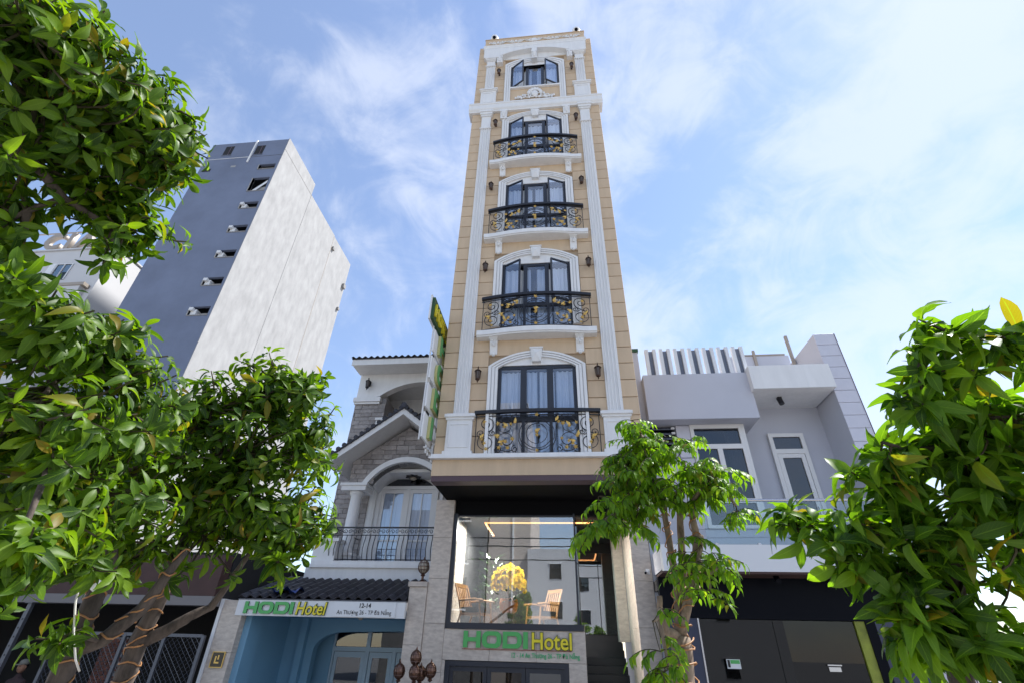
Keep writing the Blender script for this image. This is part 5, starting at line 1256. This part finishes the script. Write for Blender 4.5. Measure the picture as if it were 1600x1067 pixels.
def clump_points(c, r):
    u, v, t, ru, rv, n = c; cen = D(u, v, t); k = t / FPX * 0.92; rd = .5 * (ru + rv) * k * .75; out = []
    lob = [Vector((r.gauss(0, 1), r.gauss(0, 1), r.gauss(0, 1))).normalized() * r.uniform(.35, .95) for _ in range(max(3, n // 5))]
    while len(out) < n:
        l = r.choice(lob); x, y, z = (l.x + r.gauss(0, .32), l.y + r.gauss(0, .32), l.z + r.gauss(0, .35))
        if x * x + y * y > 1.35: continue
        out.append((cen + CR * x * ru * k + CU * y * rv * k + _fw * z * rd, Vector(CR * x + CU * y + _fw * z)))
    return cen, out
def whorl(tip, ax, r, leaves, ln, nk, n=(5, 8), droop=.25, up=.3):
    ax = ax.normalized(); a0 = r.uniform(0, 6.28); e1 = ax.orthogonal().normalized(); e2 = ax.cross(e1); m = r.randint(*n)
    for i in range(m):
        th = a0 + 2 * PI * i / m + r.uniform(-.3, .3); rad = e1 * math.cos(th) + e2 * math.sin(th); ph = r.uniform(.75, 1.45)
        d = (ax * math.cos(ph) + rad * math.sin(ph) + Vector((0, 0, -droop * r.uniform(.2, 1.6)))).normalized()
        nn = (ax * math.sin(ph) - rad * math.cos(ph) + Vector((0, 0, up)) + Vector((r.uniform(-.35, .35), r.uniform(-.35, .35), r.uniform(-.2, .2))))
        leaves.append((tip - ax * r.uniform(0, .05) + d * .012, d, nn, ln * r.uniform(.6, 1.2), r.randrange(nk)))
def grow(name, label, group, base, stems, clumps, LS, material, leaf_len, seed, bark='bark', droop=.25, twr=.006, attach=None, n=(5, 8), up=.3, mode='whorl', lift=.25, twig_mat='twig', dens=1.0, thin=.8):
    r = random.Random(seed); tree = thing(name, label, 'tree', base, group)
    nodes = []; tk = MB()
    for pts, rad in stems:
        rad = [q * thin for q in rad]
        P_ = [Vector(p) for p in pts]; Q_ = []; Rr = []
        for i in range(len(P_) - 1):
            for j in range(4):
                t = j / 4; Q_.append(P_[i].lerp(P_[i + 1], t) + Vector((r.uniform(-1, 1), r.uniform(-1, 1), 0)) * rad[i] * .12); Rr.append((rad[i] * (1 - t) + rad[i + 1] * t) * r.uniform(.94, 1.08))
        Q_.append(P_[-1]); Rr.append(rad[-1]); part('trunk', MB().tube(Q_, Rr, 10), bark, tree, smooth=True); nodes += Q_[len(Q_) // 3:]
    
    br, tg, leaves = MB(), MB(), []
    for c in clumps:
        cen, pts = clump_points(c[:5] + (max(2, round(c[5] * dens)),), r)
        at = min(nodes, key=lambda q: (q - cen).length) if attach is None else min(nodes, key=lambda q: (q - cen).length)
        path = bend(at, cen, r, .10, 6); part('branch', MB().tube(path, [.016 - .0016 * i for i in range(7)], 6), bark, tree, smooth=True)
        nodes.append(path[3]); hub = path[3:]
        for p, off in pts:
            h = min(hub, key=lambda q: (q - p).length); tw_ = bend(h, p, r, .12, 4, -.04); tg.tube(tw_, [twr, twr * .9, twr * .8, twr * .65, twr * .5], 4, cap=False)
            ax = (tw_[-1] - tw_[-3]).normalized() * .7 + Vector((0, 0, lift)) + off * .25
            if mode == 'whorl':
                whorl(p, ax, r, leaves, leaf_len, len(LS), n, droop, up)
                for q in (tw_[2], tw_[3]):
                    for _ in range(2):
                        d = Vector((r.uniform(-1, 1), r.uniform(-1, 1), r.uniform(-.7, .5))).normalized(); leaves.append((q, d, Vector((r.uniform(-.5, .5), r.uniform(-.5, .5), 1)), leaf_len * r.uniform(.5, 1), r.randrange(len(LS))))
            else:   # compound drooping leaves
                for _ in range(r.randint(2, 3)):
                    th = r.uniform(0, 6.28); o_ = Vector((math.cos(th), math.sin(th), r.uniform(.0, .5))); l_ = r.uniform(.10, .19); q = p.copy(); ra = [q.copy()]; dirv = o_.normalized()
                    m = r.randint(5, 8)
                    for i in range(m):
                        dirv = (dirv + Vector((0, 0, -.17))).normalized(); q = q + dirv * l_ / m; ra.append(q.copy())
                        if i >= 1:
                            sd_ = dirv.cross(Vector((0, 0, 1))); sd_ = sd_.normalized() if sd_.length > .01 else Vector((1, 0, 0))
                            for s_ in ((-1, 1) if i < m - 1 else (0,)):
                                d = (sd_ * s_ * .85 + dirv * .55 + Vector((0, 0, -.36 * r.uniform(.3, 1.6)))).normalized()
                                leaves.append((q + d * .008, d, Vector((dirv.x * .3 + r.uniform(-.3, .3), dirv.y * .3 + r.uniform(-.3, .3), 1)), leaf_len * r.uniform(.7, 1.2), r.randrange(len(LS))))
                    tg.tube(ra, .003, 3, cap=False)
    part('twig', tg, twig_mat, tree)['kind'] = 'stuff'
    place_leaves(tree, leaves, LS, material); return tree
def wrap(name, label, path, rad, turns, material, group=None, r_=.006, phase=0):
    P_ = [Vector(p) for p in path]; n = int(turns * 12); pts = []; rad = [q * .79 for q in rad]
    for i in range(n + 1):
        f = i / n * (len(P_) - 1); k = min(int(f), len(P_) - 2); p = P_[k].lerp(P_[k + 1], f - k); rr_ = rad[k] + (rad[k + 1] - rad[k]) * (f - k); th = phase + 2 * PI * turns * i / n
        pts.append(p + Vector((math.cos(th), math.sin(th), 0)) * (rr_ + r_ * .8) + Vector((0, 0, .02 * math.sin(i * .37 + phase) + .008 * math.sin(i * 1.3))))
    return tag(put(name, MB().tube(pts, r_, 5).mesh(name, material, True)), label, 'string light', group)
def down(p, dx=0, dy=0): return Vector((p.x + dx, p.y + dy, 0))
LS_L, LS_M, LS_R = leaf_set(OBOV, droop=.45, wave=.07, fold=.5), leaf_set(OVATE, fold=.25, droop=.35, wave=.04), leaf_set(BROAD, droop=.5, wave=.10, fold=.5)

# near left tree (two stems at the lower left)
p0 = D(91, 1067, 3.2); p1 = D(130, 975, 3.2); p2 = D(169, 882, 3.2)
stA = [([down(p0, -.03), p0, p1, p2, D(180, 780, 3.2), D(150, 640, 3.1)], [.075, .055, .05, .042, .035, .025]),
       ([p1 - Vector((0, 0, .10)), D(160, 1000, 3.15), D(223, 950, 3.1), D(290, 860, 3.1)], [.045, .040, .032, .02])]
CA = [(50, 515, 2.5, 85, 50, 28), (165, 540, 2.7, 75, 50, 26), (60, 640, 2.5, 100, 90, 44), (190, 640, 2.8, 90, 80, 40), (50, 780, 2.5, 90, 80, 40), (160, 770, 2.9, 100, 80, 38), (80, 850, 2.9, 100, 45, 22), (230, 720, 3.2, 80, 90, 34), (20, 870, 2.1, 60, 55, 9), (180, 840, 3.3, 90, 45, 14), (110, 990, 3.0, 35, 18, 4), (25, 440, 2.3, 40, 35, 9)]
grow('shade_tree', 'leafy green tree with twin cord wrapped stems at the lower left before the workshop', 'street trees along the kerb', (p0.x, p0.y, 0), stA, CA, LS_L, 'leaf_left', .090, 11, 'bark_dark', dens=1.35)
q0 = D(192, 1067, 3.6); q1 = D(215, 1005, 3.6); q2 = D(243, 950, 3.6)
stB = [([down(q0), q0, q1, q2, D(280, 860, 3.5), D(340, 740, 3.4)], [.08, .062, .056, .05, .035, .02]),
       ([q1, D(260, 985, 3.55), D(297, 962, 3.5), D(330, 948, 3.5), D(400, 850, 3.4)], [.045, .038, .030, .025, .015])]
CB = [(330, 640, 3.3, 80, 50, 36), (430, 600, 3.3, 70, 45, 34), (490, 590, 3.2, 35, 38, 14), (380, 710, 3.3, 110, 70, 60), (470, 690, 3.3, 62, 70, 38), (300, 760, 3.4, 90, 70, 40), (400, 800, 3.2, 110, 60, 44), (465, 800, 3.2, 55, 60, 26), (320, 838, 3.4, 100, 42, 22), (430, 835, 3.1, 50, 36, 12), (245, 850, 3.5, 80, 42, 14), (440, 882, 3.0, 16, 18, 3)]
grow('shade_tree', 'leafy green tree with cord wrapped forked stem before the blue porch', 'street trees along the kerb', (q0.x, q0.y, 0), stB, CB, LS_L, 'leaf_left', .090, 12, 'bark_dark', dens=1.35)
# tree overhanging from the upper left; its trunk stands left of the picture
o0 = Vector((-3.3, -9.2, 0)); o1 = Vector((-3.3, -9.2, 2.6)); o2 = D(-220, 240, 3.0)
stC = [([o0, o1, o2, D(0, 190, 2.8), D(90, 160, 2.8)], [.09, .07, .05, .035, .02]), ([o2, D(20, 220, 2.7), D(100, 310, 2.7), D(180, 360, 2.7)], [.04, .025, .018, .012])]
CC = [(40, 40, 2.6, 100, 80, 44), (130, 60, 2.7, 60, 60, 24), (60, 160, 2.7, 110, 80, 46), (180, 150, 2.8, 80, 50, 34), (255, 170, 2.8, 58, 36, 24), (130, 220, 2.8, 110, 60, 40), (250, 220, 2.8, 75, 50, 32), (225, 285, 2.8, 55, 42, 16), (140, 310, 2.8, 70, 40, 16), (200, 350, 2.7, 60, 40, 14), (50, 250, 2.8, 75, 55, 20), (10, 350, 2.7, 38, 60, 16), (165, 400, 2.6, 24, 30, 3), (10, 430, 2.7, 38, 45, 12), (230, 355, 2.8, 40, 30, 7)]
grow('overhanging_tree', 'dense green tree crown hanging in from the upper left in front of the tower', 'street trees along the kerb', tuple(o0), stC, CC, LS_L, 'leaf_left', .086, 13, 'bark_dark', dens=1.3)
# slim tree before the right pier
c0 = D(1066, 1067, 3.6); c1 = D(1064, 995, 3.6)
stM = [([down(c0, .05), c0, c1], [.12, .115, .085]),
       ([c1, D(1056, 900, 3.6), D(1041, 820, 3.6), D(1035, 770, 3.55), D(1010, 720, 3.5)], [.055, .038, .032, .026, .015]),
       ([c1, D(1068, 900, 3.62), D(1064, 830, 3.62), D(1060, 780, 3.6), D(1070, 720, 3.6)], [.055, .042, .035, .028, .015]),
       ([c1, D(1076, 935, 3.55), D(1087, 895, 3.55), D(1089, 840, 3.55), D(1078, 790, 3.55), D(1110, 740, 3.5)], [.05, .045, .04, .034, .028, .015]),
       ([D(1087, 860, 3.55), D(1096, 838, 3.5)], [.028, .022]),
       ([c1, D(1040, 985, 3.5), D(1031, 950, 3.45), D(1030, 930, 3.45)], [.05, .036, .03, .026])]
CM = [(1000, 668, 3.4, 26, 30, 9), (1045, 690, 3.5, 30, 20, 6), (985, 715, 3.4, 42, 30, 14), (1040, 722, 3.5, 55, 36, 18), (1090, 735, 3.5, 55, 34, 16), (1128, 752, 3.5, 34, 28, 8), (1150, 790, 3.4, 16, 20, 3), (1010, 765, 3.5, 60, 26, 17), (1075, 772, 3.6, 45, 20, 8), (940, 815, 3.2, 34, 26, 9), (965, 790, 3.3, 36, 24, 9), (1095, 850, 3.4, 24, 24, 5), (1085, 895, 3.3, 28, 26, 6), (1110, 920, 3.3, 16, 16, 2), (1125, 885, 3.3, 22, 24, 4), (1020, 970, 3.2, 14, 40, 3), (1045, 1045, 3.2, 25, 22, 5), (1000, 812, 3.4, 30, 14, 5)]
grow('slim_tree', 'slim tree with several cord wrapped stems and drooping bright leaves before the right stone pier', 'street trees along the kerb', (c0.x + .05, c0.y, 0), stM, CM, LS_M, 'leaf_mid', .060, 14, 'bark', mode='compound', twr=.0035, dens=1.08, thin=.66)
# large leaved tree at the right
r0 = D(1500, 1060, 2.9)
stR = [([down(r0), r0, D(1490, 900, 2.8), D(1500, 760, 2.75), D(1490, 620, 2.7), D(1475, 540, 2.65)], [.07, .055, .045, .035, .022, .012]),
       ([D(1492, 960, 2.85), D(1400, 900, 2.75), D(1300, 855, 2.7), D(1235, 830, 2.7)], [.03, .022, .016, .01]),
       ([D(1498, 820, 2.8), D(1560, 720, 2.8), D(1600, 640, 2.9)], [.035, .025, .015])]
CR_ = [(1478, 515, 2.5, 45, 34, 5), (1560, 530, 2.6, 60, 36, 7), (1440, 560, 2.5, 26, 26, 2), (1520, 575, 2.6, 50, 30, 5), (1440, 610, 2.5, 42, 36, 6), (1490, 640, 2.7, 75, 55, 16), (1580, 650, 2.7, 70, 65, 18), (1440, 700, 2.6, 52, 50, 12), (1515, 745, 2.7, 80, 70, 20), (1590, 810, 2.7, 60, 80, 17), (1455, 810, 2.6, 60, 55, 13), (1385, 835, 2.6, 52, 40, 10), (1300, 850, 2.6, 55, 34, 10), (1245, 825, 2.6, 34, 38, 6), (1530, 910, 2.8, 70, 70, 16), (1455, 930, 2.6, 48, 55, 10), (1570, 1005, 2.8, 70, 60, 15), (1475, 1030, 2.7, 55, 42, 11), (1420, 985, 2.6, 36, 40, 8), (1530, 985, 2.75, 60, 50, 14), (1385, 905, 2.6, 34, 30, 6), (1378, 690, 2.5, 18, 26, 2), (1350, 750, 2.5, 22, 20, 2), (1400, 765, 2.6, 35, 32, 7)]
grow('large_leaved_tree', 'tree with large glossy leaves filling the right edge before the modern house', 'street trees along the kerb', (r0.x, r0.y, 0), stR, CR_, LS_R, 'leaf_right', .128, 15, 'bark_dark', droop=.05, n=(4, 7), up=.15, dens=.95, lift=.6)

G_ = 'cords wound round the street trees'
wrap('wound_cord', 'orange cord wound round the left twin stem tree', [down(p0, -.03) * .5 + p0 * .5, p0, p1, p2], [.065, .056, .05, .043], 11, 'cord_orange', G_, .0042)
wrap('wound_cord', 'orange cord wound round the leaning stem of the twin stem tree', [D(160, 1000, 3.15), D(223, 950, 3.1), D(290, 860, 3.1)], [.041, .033, .021], 6, 'cord_orange', G_, .004, 1)
wrap('wound_cord', 'orange cord wound round the forked tree before the blue porch', [down(q0) * .5 + q0 * .5, q0, q1, q2, D(280, 860, 3.5)], [.07, .063, .057, .051, .036], 12, 'cord_orange', G_, .0042, 2)
wrap('wound_cord', 'orange cord wound round the thick foot of the slim tree', [down(c0, .05) * .5 + c0 * .5, c0, c1], [.122, .117, .09], 7, 'cord_orange', G_, .005)
wrap('wound_cord', 'orange cord wound round the left upper stem of the slim tree', [c1, D(1056, 900, 3.6), D(1041, 820, 3.6), D(1035, 770, 3.55)], [.057, .04, .034, .028], 10, 'cord_orange', G_, .004)
wrap('wound_cord', 'orange cord wound round the right upper stem of the slim tree', [c1, D(1076, 935, 3.55), D(1087, 895, 3.55), D(1089, 840, 3.55), D(1078, 790, 3.55)], [.052, .047, .042, .036, .03], 10, 'cord_orange', G_, .004)
hc = put('hanging_cord', MB().tube([D(145, 872, 3.0), D(128, 900, 2.98), D(118, 940, 2.97), D(115, 990, 2.97), D(118, 1030, 3.0), D(124, 1048, 3.05)], .004, 6).mesh('hanging_cord', 'cord_white', True)); tag(hc, 'pale loose cord hanging down from the left tree', 'cord')
for (u, v, lab) in ((146, 870, 'small white bulb hanging where the pale cord starts'), (151, 912, 'small white bulb on the left tree, below the leaves')):
    c = D(u, v, 3.05); t = thing('light_bulb', lab, 'light bulb', tuple(c), 'white bulbs in the left tree'); part('bulb', MB().lathe([(.004, -.03), (.016, -.022), (.02, -.005), (.012, .015), (.01, .02)], (0, 0, 0), 10), 'white_plastic', t, smooth=True, world=False); part('socket', MB().lathe([(.011, .02), (.011, .045), (.004, .05)], (0, 0, 0), 8), 'black_iron', t, world=False)
